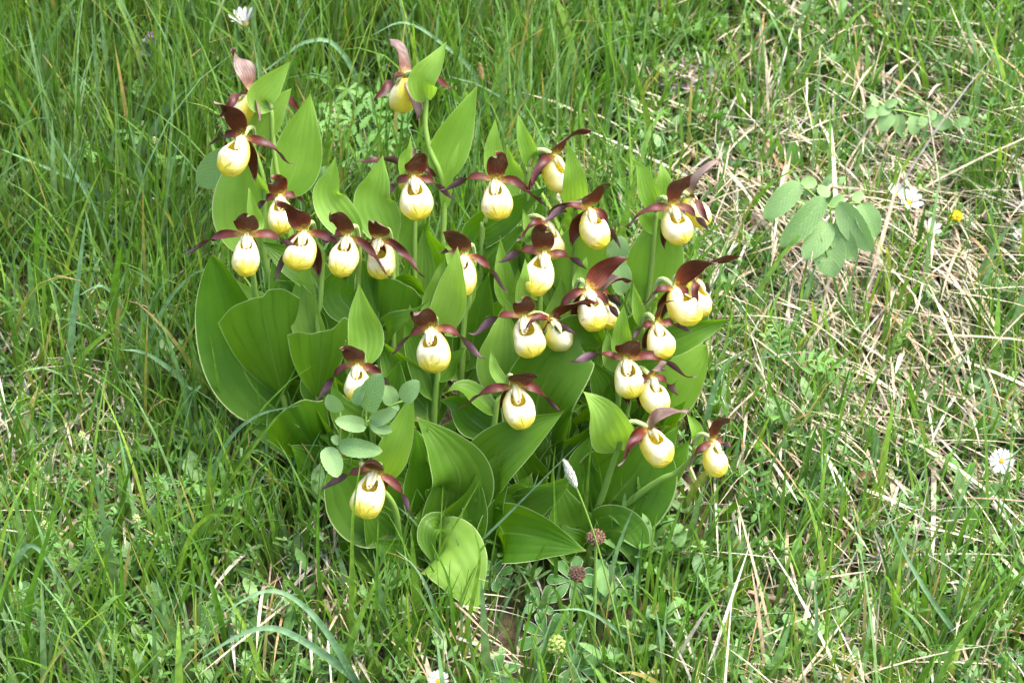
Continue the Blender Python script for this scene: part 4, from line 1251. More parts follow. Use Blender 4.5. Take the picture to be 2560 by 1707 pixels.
# --- lady's mantle: a whorl of white-edged leaflets on a stalk
MANTLE = [leaf_mesh('leaflet', 1, 0.44, 'mantle', 10, 7, cup=.22, a=1.3, b=.42, arch=.28, seed=k) for k in range(3)]


def mantle(px, py, dia, label, tilt=35, nl=7, h=0.02, seed=0):
    rr = np.random.default_rng(7000 + seed)
    g0 = on_ground(px, py + h / 0.00034 * 0.62)
    ctr = P(px, py, g0[1] - 0.004)
    ctr[2] = max(ctr[2], ground(ctr[0], ctr[1]) + 0.004)
    F = np.array([ctr[0] + rr.normal(0, .003), ctr[1] + .006, 0.0])
    F[2] = ground(F[0], F[1]) - 0.003
    root = thing('lady_mantle', label, 'plant', F, 'white-edged lady\'s mantle leaves')
    v, f, uu = tube_vf(spline([F, F * .5 + ctr * .5 + [.002, 0, .002], ctr], 6) - F, 0.0008, 6)
    link('stalk', mesh('stalk', v, f, M['stem'], uu), root)
    ax = unit(np.array([rr.normal(0, .22), -math.sin(R(tilt)), math.cos(R(tilt))]))
    e1 = unit(np.cross(ax, [1.0, 0.2, 0.1]))
    e2 = np.cross(ax, e1)
    Rr = dia * 0.5 * px_m(ctr)
    a0 = rr.uniform(0, 6.28)
    for k in range(nl):
        an = a0 + k * 2 * np.pi / nl + rr.normal(0, .07)
        dv = math.cos(an) * e1 + math.sin(an) * e2
        L = Rr * rr.uniform(.88, 1.08)
        B = ctr + dv * L + ax * L * rr.uniform(.05, .35)
        place_leaf('leaflet', MANTLE[k % 3], root, F, ctr, B, ax)
    return root


for i, (px, py, dia, lab) in enumerate([
        (1428, 1452, 112, 'lady\'s mantle leaf spread below the smaller brown seed head'),
        (1527, 1467, 128, 'lady\'s mantle leaf close beside the taller brown seed head stem'),
        (1365, 1592, 124, 'lady\'s mantle leaf above the yellow-green flower cluster'),
        (1440, 1662, 110, 'lady\'s mantle leaf behind the yellow-green flower cluster'),
        (1244, 1690, 110, 'lady\'s mantle leaf low in the grass before the clump, edges bright white'),
        (1238, 1438, 84, 'lady\'s mantle leaf tucked under the drooping ribbed orchid leaf'),
        (1654, 1378, 92, 'lady\'s mantle leaf beside the curled orchid leaf'),
        (1350, 1505, 80, 'lady\'s mantle leaf in shade under the flat-lying orchid leaf')]):
    mantle(px, py, dia * 1.15, lab, seed=i, tilt=45)
MW = 'lady\'s mantle leaf'
for i, (px, py, dia) in enumerate([(527, 1545, 104), (615, 1545, 70), (40, 1040, 90), (393, 1212, 76), (473, 1206, 74), (205, 1232, 78), (60, 1500, 96),
                                   (250, 1590, 84), (620, 1660, 66), (330, 1400, 70), (489, 978, 62), (1880, 772, 96), (2308, 724, 62), (2225, 941, 58), (2366, 986, 66),
                                   (2132, 1030, 64), (2383, 1062, 62), (2314, 1155, 58), (1963, 1151, 62), (2128, 962, 50), (1376, 106, 96),
                                   (1823, 436, 84), (2527, 1676, 110), (2083, 1572, 52), (1985, 625, 60), (2322, 735, 60), (1950, 700, 60), (300, 1130, 70), (110, 1180, 66), (2460, 1010, 60)]):
    mantle(px, py, dia, MW + (' in the bedstraw patch downhill of the orchids' if px < 700 and py > 1000 else ' in the grass beside the largest upright orchid leaf' if px < 700 else ' in the short grass uphill behind the orchids' if py < 500 else ' in the dead straw near the fan-leaved herb' if py < 800 else ' in the combed straw below the fan-leaved herb' if py < 1300 else ' in the downhill straw beyond the dry curled leaf'), seed=40 + i, tilt=38, nl=7 if i % 3 else 8, h=0.018)

# --- grey-green herb with oval leaflets in pairs
OVAL = [leaf_mesh('leaflet', 1, wd_, 'bluish', 16, 9, cup=.10, wave=.05, a=.46, b=.60, arch=.18, tooth=.02, seed=20 + k, fold=.12) for k, wd_ in enumerate((.52, .62, .74, .88))]


def oval_herb(label, cx, cy, foot, leafl, zx, zy, sc, Yoff=0.0, stems=()):
    """leafl: (x0, y0, x1, y1, width, dY) in zoomed coordinates; zx, zy, sc map them to the photograph"""
    F = on_ground(*foot)
    root = thing('oval_leaved_herb', label, 'plant', F, 'grey-green herbs with oval leaflets')
    Yc = F[1] + Yoff
    mp = lambda x, y, dy: P(zx + x / sc, zy + y / sc, Yc + dy)
    hub = P(cx, cy, Yc)
    v, f, uu = tube_vf(spline([F + [0, 0, -.003], F * .5 + hub * .5 + [.003, .004, 0], hub], 12) - F, np.linspace(.0016, .0009, 12), 7)
    link('stem', mesh('stem', v, f, M['stem'], uu), root)
    for st in stems:
        v, f, uu = tube_vf(spline([mp(*p) for p in st], 10) - F, 0.0009, 6)
        link('stalk', mesh('stalk', v, f, M['stem'], uu), root)
    for (x0, y0, x1, y1, wdt, dy) in leafl:
        A, B = mp(x0, y0, 0.0), mp(x1, y1, dy)
        L = np.linalg.norm(B - A) / px_m(A) * sc
        r_ = wdt / L
        k = int(np.argmin([abs(r_ - q) for q in (.52, .62, .74, .88)]))
        nrm = unit(np.array([random.uniform(-.5, .5), -0.9, random.uniform(.25, .9)]))
        o = place_leaf('leaflet', OVAL[k], root, F, A, B, nrm, s=1.10 * r_ / (.52, .62, .74, .88)[k])
        st = unit(hub - A)
    return root


oval_herb('grey-green herb with a fan of ten oval leaflets standing in the straw', 2076, 520, (2070, 720), [
    (612, 335, 215, 730, 235, -.010), (870, 490, 392, 1040, 250, -.014), (935, 770, 650, 1165, 255, -.018), (940, 900, 938, 1372, 335, -.024),
    (965, 785, 1205, 1175, 245, -.016), (1040, 545, 1385, 1095, 265, -.014), (1270, 560, 1440, 935, 250, -.010),
    (610, 350, 800, 330, 120, .010), (740, 420, 640, 470, 90, .008), (830, 480, 900, 380, 150, .010), (935, 600, 1090, 480, 140, .012), (1180, 520, 1300, 450, 110, .010)],
    1860, 380, 4.356, -0.06, stems=[((940, 610, 0), (940, 770, 0), (940, 905, 0)), ((940, 625, 0), (860, 590, 0), (850, 490, 0)), ((940, 630, 0), (1010, 630, 0), (1045, 548, 0)), ((940, 610, 0), (760, 470, 0), (612, 340, 0)), ((940, 620, 0), (1150, 560, 0), (1270, 560, 0)), ((940, 770, 0), (1015, 840, 0), (965, 790, 0))])
oval_herb('grey-green round leaflets growing in front of the orchids, half covering one pouch', 880, 1078, (845, 1300), [
    (282, 655, 190, 520, 130, -.004), (490, 645, 610, 365, 195, -.010), (400, 600, 470, 450, 90, -.002), (490, 770, 242, 722, 118, -.008),
    (520, 735, 730, 640, 110, -.008), (520, 750, 690, 810, 92, -.010), (692, 600, 648, 448, 120, -.002), (772, 572, 900, 415, 140, -.004),
    (270, 918, 612, 968, 135, -.014), (172, 935, 268, 1168, 150, -.016), (300, 950, 410, 985, 46, -.004), (280, 900, 215, 850, 70, .0), (690, 605, 745, 640, 60, -.002)],
    760, 820, 3.136, -0.085, stems=[((380, 815, 0), (440, 775, 0), (515, 722, 0)), ((515, 722, 0), (620, 660, 0), (692, 602, 0), (772, 572, 0)), ((275, 1010, 0), (285, 800, 0), (282, 655, 0)), ((490, 770, 0), (486, 700, 0), (490, 645, 0)), ((376, 812, 0), (320, 900, 0), (270, 960, 0), (172, 940, 0))])
oval_herb('grey-green rounded leaf peeping out behind the back orchid pair', 560, 470, (575, 800), [
    (470, 1165, 160, 1530, 330, -.004), (500, 1180, 420, 1130, 90, .0)], 460, 80, 3.92, -0.10)
oval_herb('grey-green leaflets showing between the upright orchid leaves', 790, 470, (800, 800), [
    (1250, 1560, 1290, 1250, 250, .0), (1420, 1500, 1380, 1310, 200, .004)], 460, 80, 3.92, -0.10)
oval_herb('grey-green oval leaves standing behind the wide pale orchid leaf', 1545, 700, (1545, 960), [
    (920, 1300, 1000, 1060, 200, .0), (950, 1310, 1010, 1640, 210, -.004)], 1300, 320, 3.92, -0.08)
oval_herb('pale green leaflets arching over the straw uphill of the fan-shaped herb', 2290, 300, (2290, 420), [
    (1130, 930, 1010, 970, 90, -.004), (1180, 890, 1290, 850, 70, .0), (1230, 910, 1115, 960, 80, -.004), (1240, 950, 1140, 1110, 110, -.008), (1290, 960, 1320, 1130, 100, -.008),
    (1420, 970, 1430, 1140, 110, -.008), (1520, 980, 1470, 1070, 80, -.006), (1540, 990, 1620, 950, 80, .0), (1600, 990, 1700, 1090, 110, -.008), (1690, 1000, 1740, 1080, 70, -.004), (1770, 1050, 1920, 1010, 90, .0)],
    1860, 0, 3.36, -0.02, stems=[((1130, 920, 0), (1300, 930, 0), (1500, 970, 0), (1780, 1040, 0))])


def single_leaf(name, label, cat, base, tip, w, mat='weedleaf', group=None, dy=-0.012, n=1):
    F = on_ground(*base)
    A = F + np.array([0, 0, -.002])
    B = P(tip[0], tip[1], F[1] + dy)
    L = np.linalg.norm(B - A)
    me = leaf_mesh(name, L, w * px_m(A), mat, 18, 9, cup=.2, wave=.05, a=.75, b=.8, arch=.12, seed=int(base[0]), base=.12)
    o = place_leaf(name, me, None, np.zeros(3), A, B, unit(np.array([random.uniform(-.3, .3), -.9, .45])))
    o.scale = (1, 1, 1)
    tag(o, label, cat, group)
    return o


for lab, base, tip, w in [
        ('broad green blade-like leaf jutting from the straw by the uphill orchids', (1778, 592), (1876, 492), 42),
        ('pale oval green leaf in the uphill straw', (2356, 92), (2352, 10), 44),
        ('dark oval green leaf in the uphill straw', (2520, 85), (2500, 18), 40),
        ('yellow-green leaf beside the ragged white flower in rank grass', (600, 120), (575, 30), 34),
        ('green lance-shaped leaf standing behind the upright orchid bracts', (1362, 360), (1356, 245), 42),
        ('small oval leaf lying in the grass by the clump foot', (650, 1445), (590, 1420), 30),
        ('green leaf with rounded tip rising from straw below the little orchid', (1990, 470), (1980, 350), 46),
        ('upright green leaf in the dead grass below the dry curled leaf', (2040, 1700), (2035, 1625), 34),
        ('second upright green leaf in the dead grass, broader and darker', (2085, 1705), (2085, 1630), 44),
        ('long pale green leaf beside the largest upright orchid leaf', (505, 980), (520, 850), 40),
        ('green leaf below the two oval leaves in uphill straw', (2548, 215), (2552, 105), 46),
        ('light green leaf below the daisy', (2530, 1480), (2558, 1440), 60)]:
    single_leaf('meadow_leaf', lab, 'leaf', base, tip, w)

# lance-leaved rosette by the daisy
F = on_ground(2405, 1300)
root = thing('lance_leaved_herb', 'rosette of light green lance-shaped leaves under the single daisy', 'plant', F)
for (x0, y0, x1, y1, w_) in [(1830, 370, 1810, 30, 100), (1850, 360, 2140, 140, 95), (2020, 400, 2180, 240, 60), (1815, 410, 1640, 440, 60), (1830, 420, 1950, 450, 60), (1990, 415, 1955, 330, 50)]:
    A, B = P(1760 + x0 / 2.866, 1160 + y0 / 2.866, F[1] - .004), P(1760 + x1 / 2.866, 1160 + y1 / 2.866, F[1] - .014)
    A[2] = max(A[2], ground(A[0], A[1]) + .001)
    L = np.linalg.norm(B - A)
    me = leaf_mesh('leaf', 1, w_ / 2.866 * px_m(A) / L, 'bluish', 14, 7, cup=.2, a=.7, b=.8, seed=int(x0))
    place_leaf('leaf', me, root, F, A, B, unit(np.array([.1, -.8, .6])))
v, f, uu = tube_vf(spline([F + [0, 0, -.003], P(2400, 1292, F[1] - .004), P(2440, 1300, F[1] - .003)], 8) - F, .001, 6)
link('stem', mesh('stem', v, f, M['stem'], uu), root)


# --- feathery vetch leaves: paired narrow leaflets on a curved rib
VET = leaf_mesh('leaflet', 1, .27, 'herb', 8, 5, cup=.25, a=.6, b=.6, arch=.12, seed=5)


def vetch(label, path, foot, npair, ll, ang=55, dy=-0.012):
    F = on_ground(*foot)
    root = thing('vetch', label, 'plant', F, 'vetches with paired narrow leaflets')
    Yc = F[1]
    pts = [P(x, y, Yc + dy) for x, y in path]
    C = spline([F + [0, 0, -.003]] + pts, 30)
    v, f, uu = tube_vf(C - F, .0007, 6)
    link('stem', mesh('stem', v, f, M['stem'], uu), root)
    C2 = spline(pts, npair + 1)
    T = unit(np.gradient(C2, axis=0))
    for k in range(npair + 1):
        nrm = unit(np.array([0, -.6, .8]))
        sd_ = unit(np.cross(T[k], nrm))
        L = ll * px_m(C2[k]) * (1 - .35 * k / npair)
        for sg in ((-1, 1) if k < npair else (0,)):
            dv = unit(T[k] * math.cos(R(ang)) + sd_ * sg * math.sin(R(ang)) + nrm * random.uniform(-.1, .25)) if sg else T[k]
            place_leaf('leaflet', VET, root, F, C2[k], C2[k] + dv * L, nrm)


for lab, path, foot, npair, ll in [
        ('vetch leaf arching through the rank grass', [(250, 225), (190, 232), (130, 255)], (290, 330), 6, 44),
        ('second vetch leaf in the rank grass, bending the other way', [(330, 225), (380, 222), (425, 250)], (320, 330), 6, 40),
        ('vetch with tall stem and leaflets over straw beside the orchids', [(2000, 915), (2050, 905), (2110, 950)], (1965, 1010), 6, 46),
        ('vetch shoot with folded young leaflets in straw beside the orchids', [(1940, 900), (1950, 850), (1930, 800)], (1890, 1090), 7, 34),
        ('vetch leaf lying in the dead grass below the small leaning orchid', [(1960, 1240), (2010, 1225), (2090, 1250)], (1940, 1290), 7, 40),
        ('vetch sprig with three-part leaflets below the small leaning orchid', [(1880, 1240), (1890, 1200), (1900, 1165)], (1870, 1290), 3, 50),
        ('vetch leaf in the grass downhill of the clump', [(960, 1690), (1000, 1660), (1040, 1640)], (930, 1706), 5, 36),
        ('vetch leaf farthest uphill in the rank grass', [(160, 40), (210, 60), (290, 90)], (150, 110), 5, 50)]:
    vetch(lab, path, foot, npair, ll)

# --- palmate cut-leaved herb behind the back row
CUT = leaf_mesh('lobe', 1, .30, 'herb', 11, 5, cup=.15, a=1.0, b=.5, arch=.2, tooth=.28, seed=8)


def cut_leaf(label, px, py, dia, foot, seed):
    rr = np.random.default_rng(seed)
    F = on_ground(*foot)
    c = P(px, py, F[1] - .03)
    root = thing('cut_leaved_herb', label, 'plant', F, 'herbs with hand-shaped toothed leaves')
    v, f, uu = tube_vf(spline([F + [0, 0, -.003], F * .4 + c * .6 + [.004, .003, 0], c], 8) - F, .0009, 6)
    link('stalk', mesh('stalk', v, f, M['stem'], uu), root)
    ax = unit(np.array([rr.normal(0, .3), -.55, .8]))
    e1 = unit(np.cross(ax, [1., .1, 0]))
    e2 = np.cross(ax, e1)
    a0 = rr.uniform(0, 6.28)
    Rr = dia / 2 * px_m(c)
    for k in range(5):
        an = a0 + (k - 2) * .95
        dv = math.cos(an) * e1 + math.sin(an) * e2
        place_leaf('lobe', CUT, root, F, c, c + dv * Rr * rr.uniform(.8, 1.1) + ax * Rr * rr.uniform(0, .25), ax)


CL = 'herb with hand-shaped toothed leaf behind the back row of orchids'
for i, (px, py, dia) in enumerate([(835, 260, 80), (880, 300, 90), (930, 285, 84), (980, 320, 96), (850, 350, 80), (815, 300, 70), (1120, 400, 60), (945, 235, 60), (870, 225, 56), (1010, 255, 64), (700, 330, 50), (330, 330, 66), (230, 380, 60), (420, 400, 60), (905, 375, 84), (960, 355, 70), (1000, 395, 60), (1010, 310, 76), (780, 330, 60), (905, 250, 60), (870, 400, 66), (800, 195, 60), (440, 250, 60), (930, 420, 70)]):
    cut_leaf(CL if px > 600 else 'herb with hand-shaped toothed leaf in the rank grass beside the orchids', px, py, dia * 1.25, (px + 4, py + 110), 300 + i)

# --- bedstraw: thin stems with whorls of small narrow leaves
WH = leaf_mesh('whorl_leaf', 1, .22, 'herb', 6, 3, cup=.2, a=.7, b=.6, arch=.15, seed=3)


def whorl_mesh(seed):
    rr = np.random.default_rng(seed)
    VV, FF, UU, off = [], [], [], 0
    for k in range(7):
        an = k * 2 * np.pi / 7 + rr.normal(0, .1)
        n, m_ = 5, 3
        t = np.linspace(0, 1, n)
        C = np.stack([np.cos(an) * t, np.sin(an) * t, .35 * t - .25 * t * t], -1)
        V, UV, N = sheet_v(C, (0, 0, 1), np.zeros(n), .13 * blade_profile(t, .7, .6, .1), m_, cup=.2)
        VV.append(V.reshape(-1, 3)); UU.append(UV.reshape(-1, 2)); FF += grid_faces(n, m_, off); off += n * m_
    return mesh('leaf_whorl', np.vstack(VV), FF, M['herb'], np.vstack(UU))


WHORL = [whorl_mesh(k) for k in range(3)]


def floret_ball(name, n, r, mat, seed, stretch=1.0, size=.22):
    """a head made of many small knobbly florets"""
    rr = np.random.default_rng(seed)
    VV, FF, off = [], [], 0
    oc_v = np.array([(1, 0, 0), (0, 1, 0), (-1, 0, 0), (0, -1, 0), (0, 0, 1), (0, 0, -1)], float)
    oc_f = [(0, 1, 4), (1, 2, 4), (2, 3, 4), (3, 0, 4), (1, 0, 5), (2, 1, 5), (3, 2, 5), (0, 3, 5)]
    for k in range(n):
        z = 1 - 2 * (k + .5) / n
        ph = k * 2.39996
        q = math.sqrt(1 - z * z)
        c = np.array([q * math.cos(ph), q * math.sin(ph), z * stretch]) * r * rr.uniform(.8, 1.05)
        VV.append(c + oc_v * r * size * rr.uniform(.7, 1.3, (1, 3)))
        FF += [tuple(i + off for i in f) for f in oc_f]
        off += 6
    VV.append(oc_v * [r * .8, r * .8, r * .8 * stretch])
    FF += [tuple(i + off for i in f) for f in oc_f]
    return mesh(name, np.vstack(VV), FF, M[mat], smooth=False)


def bedstraw(px, py, h, label, flower, seed):
    rr = np.random.default_rng(seed)
    F = on_ground(px, py)
    top = F + np.array([rr.normal(0, .008), -.01 + rr.normal(0, .006), h])
    root = thing('bedstraw', label, 'plant', F, 'bedstraw stems with whorled leaves')
    C = spline([F + [0, 0, -.003], F * .5 + top * .5 + [rr.normal(0, .005), 0, 0], top], 20)
    v, f, uu = tube_vf(C - F, .0006, 6)
    link('stem', mesh('stem', v, f, M['stem'], uu), root)
    nw = max(3, int(h / .013))
    for k in range(nw):
        p = C[int(2 + 17 * (k + .5) / nw)]
        o = link('leaf_whorl', WHORL[k % 3], root, p - F)
        s = .012 * (1 - .5 * (k / nw) ** 2)
        o.scale = (s, s, s)
        o.rotation_euler = (rr.normal(0, .2), rr.normal(0, .2), rr.uniform(0, 6))
    if flower:
        o = link('flower_head', floret_ball('flower_head', 22, .0030, 'cream_flower', seed, 1.3, .4), root, top - F)


BS = 'thin bedstraw stem with whorls of narrow leaves in the bedstraw patch'
for i in range(20):
    rr = np.random.default_rng(4000 + i)
    bedstraw(rr.uniform(110, 480), rr.uniform(1190, 1560), rr.uniform(.03, .065), BS, False, 4100 + i)
bedstraw(215, 1260, .075, 'flowering bedstraw topped with a cream head, tallest of the bedstraw patch', True, 4200)
bedstraw(372, 1450, .066, 'flowering bedstraw with roundish cream head beside mantle leaves in the bedstraw patch', True, 4201)
bedstraw(130, 1450, .055, 'short flowering bedstraw with small cream head at the rim of the bedstraw patch', True, 4202)
bedstraw(455, 560, .075, 'bedstraw stem with starry whorls beside the round grey-green leaf', False, 4203)
bedstraw(430, 480, .060, 'bedstraw stem standing in rank grass behind the back orchid pair', True, 4204)


# --- daisies and other flowers
def daisy(label, px, py, foot, rad_px, face, nray=18, cup=.15, name='daisy', w=.26, disc=True, cat='flower'):
    F = on_ground(*foot)
    c = P(px, py, F[1] - (.07 if py < 100 else .02))
    root = thing(name, label, cat, F, 'white meadow flowers')
    ax = unit(np.array(face, float))
    v, f, uu = tube_vf(spline([F + [0, 0, -.003], F * .5 + c * .5 + [.003, .004, 0], c - ax * .004, c], 14) - F, .0008, 6)
    link('stalk', mesh('stalk', v, f, M['stem'], uu), root)
    me = leaf_mesh('ray', 1, w, 'white_petal', 8, 5, cup=.15, a=.8, b=.3, arch=.1, seed=nray)
    e1 = unit(np.cross(ax, [.3, 1., .2]))
    e2 = np.cross(ax, e1)
    Rr = 1.2 * rad_px * px_m(c)
    rr = np.random.default_rng(int(px))
    for k in range(nray):
        an = k * 2 * np.pi / nray + rr.normal(0, .05)
        dv = math.cos(an) * e1 + math.sin(an) * e2
        A = c + dv * Rr * .12 + ax * (.0006 if k % 2 else 0)
        place_leaf('ray', me, root, F, A, c + (dv * math.cos(cup + (k % 2) * .12) + ax * math.sin(cup + (k % 2) * .12)) * Rr * rr.uniform(.9, 1.05), ax)
    if disc:
        o = link('disc', floret_ball('disc', 30, Rr * .17, 'yellow_disc', 3, .6, .25), root, c + ax * .001 - F)
        o.rotation_euler = Vector(ax).to_track_quat('Z', 'Y').to_euler()


daisy('white ragged flower side-on above the rank grass', 612, 62, (600, 190), 42, (-.2, -.25, .9), 12, .75)
daisy('white cup-shaped flower, smaller of a touching pair by the fan-leaved herb', 2238, 488, (2245, 600), 28, (.0, -.5, .8), 7, .85, w=.46)
daisy('white open cup flower with yellow centre, larger of the touching pair', 2272, 508, (2276, 630), 34, (.15, -.6, .8), 8, .55, w=.46)
daisy('white flower tilted sideways just below the touching pair', 2320, 580, (2322, 700), 32, (.35, -.5, .75), 8, .8, w=.42)
daisy('round white daisy facing outward alone above the lance-leaved rosette', 2503, 1152, (2495, 1260), 29, (.05, -.85, .5), 22, .1)
daisy('white daisy downhill of the orchid clump', 1095, 1702, (1095, 1760), 26, (0, -.7, .7), 20, .2)
daisy('tiny white flower in grass beyond the yellow flower', 2548, 590, (2545, 660), 16, (-.2, -.6, .7), 8, .5, w=.5)

F = on_ground(2390, 640)
root = thing('yellow_pea_flower', 'small bright yellow flower head among grass beside the white flowers', 'flower', F)
c = P(2388, 545, F[1] - .008)
v, f, uu = tube_vf(spline([F + [0, 0, -.003], F * .5 + c * .5 + [-.003, 0, 0], c], 10) - F, .0007, 6)
link('stalk', mesh('stalk', v, f, M['stem'], uu), root)
PEA = leaf_mesh('petal', 1, .8, 'yellow_petal', 8, 5, cup=.5, a=.8, b=.35, arch=.2, seed=1)
for (dx, dy) in ((-14, 6), (-8, -14), (4, -24), (10, 0), (0, 10), (16, -14), (-2, -8)):
    B = c + RGT * dx * px_m(c) - UPV * dy * px_m(c) + np.array([0, -.004, 0])
    place_leaf('petal', PEA, root, F, c, B, unit(np.array([dx * .03, -.6, .8])), 1.0)

link('bloom', floret_ball('bloom', 16, .0052, 'yellow_petal', 12, .9, .45), root, c + np.array([0, -.003, .002]) - F)

# --- heads on stalks
def head_on_stalk(name, label, cat, path, foot, head, mat, headname, rad=.0009, group=None, dy=0.0):
    F = on_ground(*foot)
    root = thing(name, label, cat, F, group)
    pts = [P(x, y, F[1] - .004 + dy * i) for i, (x, y) in enumerate(path)]
    C = spline([F + [0, 0, -.003]] + pts, 22)
    v, f, uu = tube_vf(C - F, np.linspace(rad * 1.3, rad, 22), 7)
    link('stalk', mesh('stalk', v, f, M[mat], uu), root)
    o = link(headname, head, root, C[-1] - F)
    o.rotation_euler = Vector(C[-1] - C[-3]).to_track_quat('Z', 'Y').to_euler()
    return root


head_on_stalk('seed_head', 'round brown seed head, taller one, in front of the curled orchid leaf', 'seed head', [(1487, 1500), (1490, 1343)], (1482, 1650), floret_ball('burr', 90, .0072, 'brown_head', 1, .82, .2), 'stem', 'burr', .0013, 'brown seed heads', -.004)
head_on_stalk('seed_head', 'round brown seed head, shorter one, above the spread lady\'s mantle leaf', 'seed head', [(1428, 1540), (1443, 1434)], (1420, 1640), floret_ball('burr', 90, .0068, 'brown_head', 2, .9, .2), 'stem', 'burr', .0013, 'brown seed heads', -.004)


def spike(name, n, length, r, mat, seed):
    rr = np.random.default_rng(seed)
    VV, FF, off = [], [], 0
    for k in range(n):
        z = length * (k / n)
        an = k * 2.4
        rad_ = r * math.sin(math.pi * min(.97, .12 + .85 * k / n)) ** .6
        d = np.array([math.cos(an), math.sin(an), 0]) * rad_
        p = np.array([0, 0, z - length * .5])
        q = p + d * rr.uniform(.8, 1.2) + np.array([0, 0, r * 1.6])
        s = unit(np.cross(d, [0, 0, 1])) * r * .42
        VV.append(np.array([p + d * .2, p * .5 + q * .5 + s + d * .2, q, p * .5 + q * .5 - s + d * .2, p * .5 + q * .5 + d * .55]))
        FF += [(off, off + 1, off + 4), (off + 1, off + 2, off + 4), (off + 2, off + 3, off + 4), (off + 3, off, off + 4)]
        off += 5
    return mesh(name, np.vstack(VV), FF, M[mat], smooth=False)


head_on_stalk('grass_ear', 'fluffy whitish grass ear on a thin bowed stalk before the dark orchid leaves', 'grass ear', [(1545, 1560), (1500, 1385), (1462, 1270), (1428, 1190)], (1570, 1690), spike('ear', 120, .025, .0034, 'white_spike', 1), 'stem', 'ear', .0007, None, -.003)
head_on_stalk('sedge', 'sedge with tan spike standing beside the shorter turned-away orchid', 'sedge', [(500, 330), (512, 200)], (490, 450), spike('ear', 60, .016, .0026, 'tan_spike', 2), 'stem', 'ear', .0007, 'brown sedge spikes')
head_on_stalk('sedge', 'sedge with tan spike beside the tallest orchid\'s upper leaf', 'sedge', [(1225, 320), (1203, 185)], (1250, 430), spike('ear', 60, .017, .0028, 'tan_spike', 3), 'stem', 'ear', .0007, 'brown sedge spikes')
head_on_stalk('mantle_flower', 'small yellow-green flower cluster among the lady\'s mantle leaves', 'flower', [(1387, 1660), (1391, 1612)], (1384, 1700), floret_ball('cluster', 46, .0068, 'greenish_flower', 5, 1.3, .3), 'stem', 'cluster', .0008, None, -.003)
head_on_stalk('budded_spike', 'green budded flower spike leaning over the dead straw', 'plant', [(2150, 1040), (2200, 930), (2245, 850)], (2110, 1110), spike('buds', 30, .045, .0055, 'stem', 9), 'stem', 'buds', .0012, None, -.002)

# purple-leaved bugle
F = on_ground(385, 235)
root = thing('bugle', 'dusky purple leafy bugle stalk in the rank grass', 'plant', F)
c = P(378, 95, F[1] - .006)
C = spline([F + [0, 0, -.003], F * .5 + c * .5 + [.002, 0, 0], c], 14)
v, f, uu = tube_vf(C - F, .0014, 7)
link('stem', mesh('stem', v, f, M['stem'], uu), root)
BUG = leaf_mesh('leaf', 1, .62, 'purple_leaf', 9, 5, cup=.25, a=.7, b=.5, arch=.2, seed=4)
for k in range(10):
    p = C[4 + k]
    an = k * 2.0
    L = (.016 if k < 6 else .010)
    place_leaf('leaf', BUG, root, F, p, p + np.array([math.cos(an), math.sin(an) * .8 - .2, .35]) * L, unit(np.array([0, -.4, 1])))
link('bloom', floret_ball('bloom', 24, .0050, 'purple_bloom', 6, 1.2, .35), root, C[-1] - F)

# dead matter: stick, grey debris, curled dry leaf
p0, p1 = on_ground(1535, 60), on_ground(1606, 118)
v, f, uu = tube_vf(spline([p0 + [0, 0, .012], p0 * .5 + p1 * .5 + [0, 0, .013], p1 + [0, 0, .011]], 12), np.linspace(.0022, .0034, 12) * (1 + .12 * np.sin(np.arange(12) * 2.1)), 8)
tag(link('dead_stick', mesh('dead_stick', v, f, M['wood'], uu)), 'pale broken stick lying in grass near the grey debris', 'stick')
F = on_ground(1700, 215)
rr = np.random.default_rng(77)
VV, FF, off = [], [], 0
for k in range(150):
    b = np.array([rr.normal(0, .016), rr.normal(0, .016), rr.uniform(0, .014)])
    dv = unit(np.array([rr.normal(), rr.normal(), abs(rr.normal(0, .6)) + .15])) * rr.uniform(.010, .030)
    n_ = 5
    C = spline([b, b + dv * .5 + rr.normal(0, .003, 3), b + dv + [0, 0, -.006]], n_)
    hw = rr.uniform(.0007, .0024) * np.sin(np.pi * np.linspace(.1, .95, n_)) ** .5
    V, UV, N = sheet_v(C, (0, -.6, .8), np.full(n_, rr.uniform(-1, 1)), hw, 3, cup=.4)
    VV.append(V.reshape(-1, 3)); FF += grid_faces(n_, 3, off); off += n_ * 3
tag(link('withered_tuft', mesh('withered_tuft', np.vstack(VV) * 1.15, FF, M['fluff']), None, F), 'grey-brown withered plant tuft rotting in the grass uphill', 'dead plant')
for lab, px, py, s_ in [('brown curled dry leaf standing in the straw', 2160, 1220, .030), ('small rust-brown dry leaf in the straw beside the combed straw bundle', 2200, 1415, .016)]:
    F = on_ground(px, py + 35)
    n_ = 14
    C = spline(np.array([(0, 0, 0), (.1, -.1, .5), (0, -.25, .9), (-.2, -.5, .85), (-.25, -.6, .6)]) * s_, n_)
    V, UV, N = sheet_v(C, (0, -1, 0), np.linspace(0, 1.1, n_), .34 * s_ * blade_profile(np.linspace(0, 1, n_), .6, .6, .2), 7, cup=.7, wave=.25)
    tag(link('dry_leaf', mesh('dry_leaf', V.reshape(-1, 3), grid_faces(n_, 7), M['dead_leaf'], UV.reshape(-1, 2)), None, F), lab, 'dry leaf')

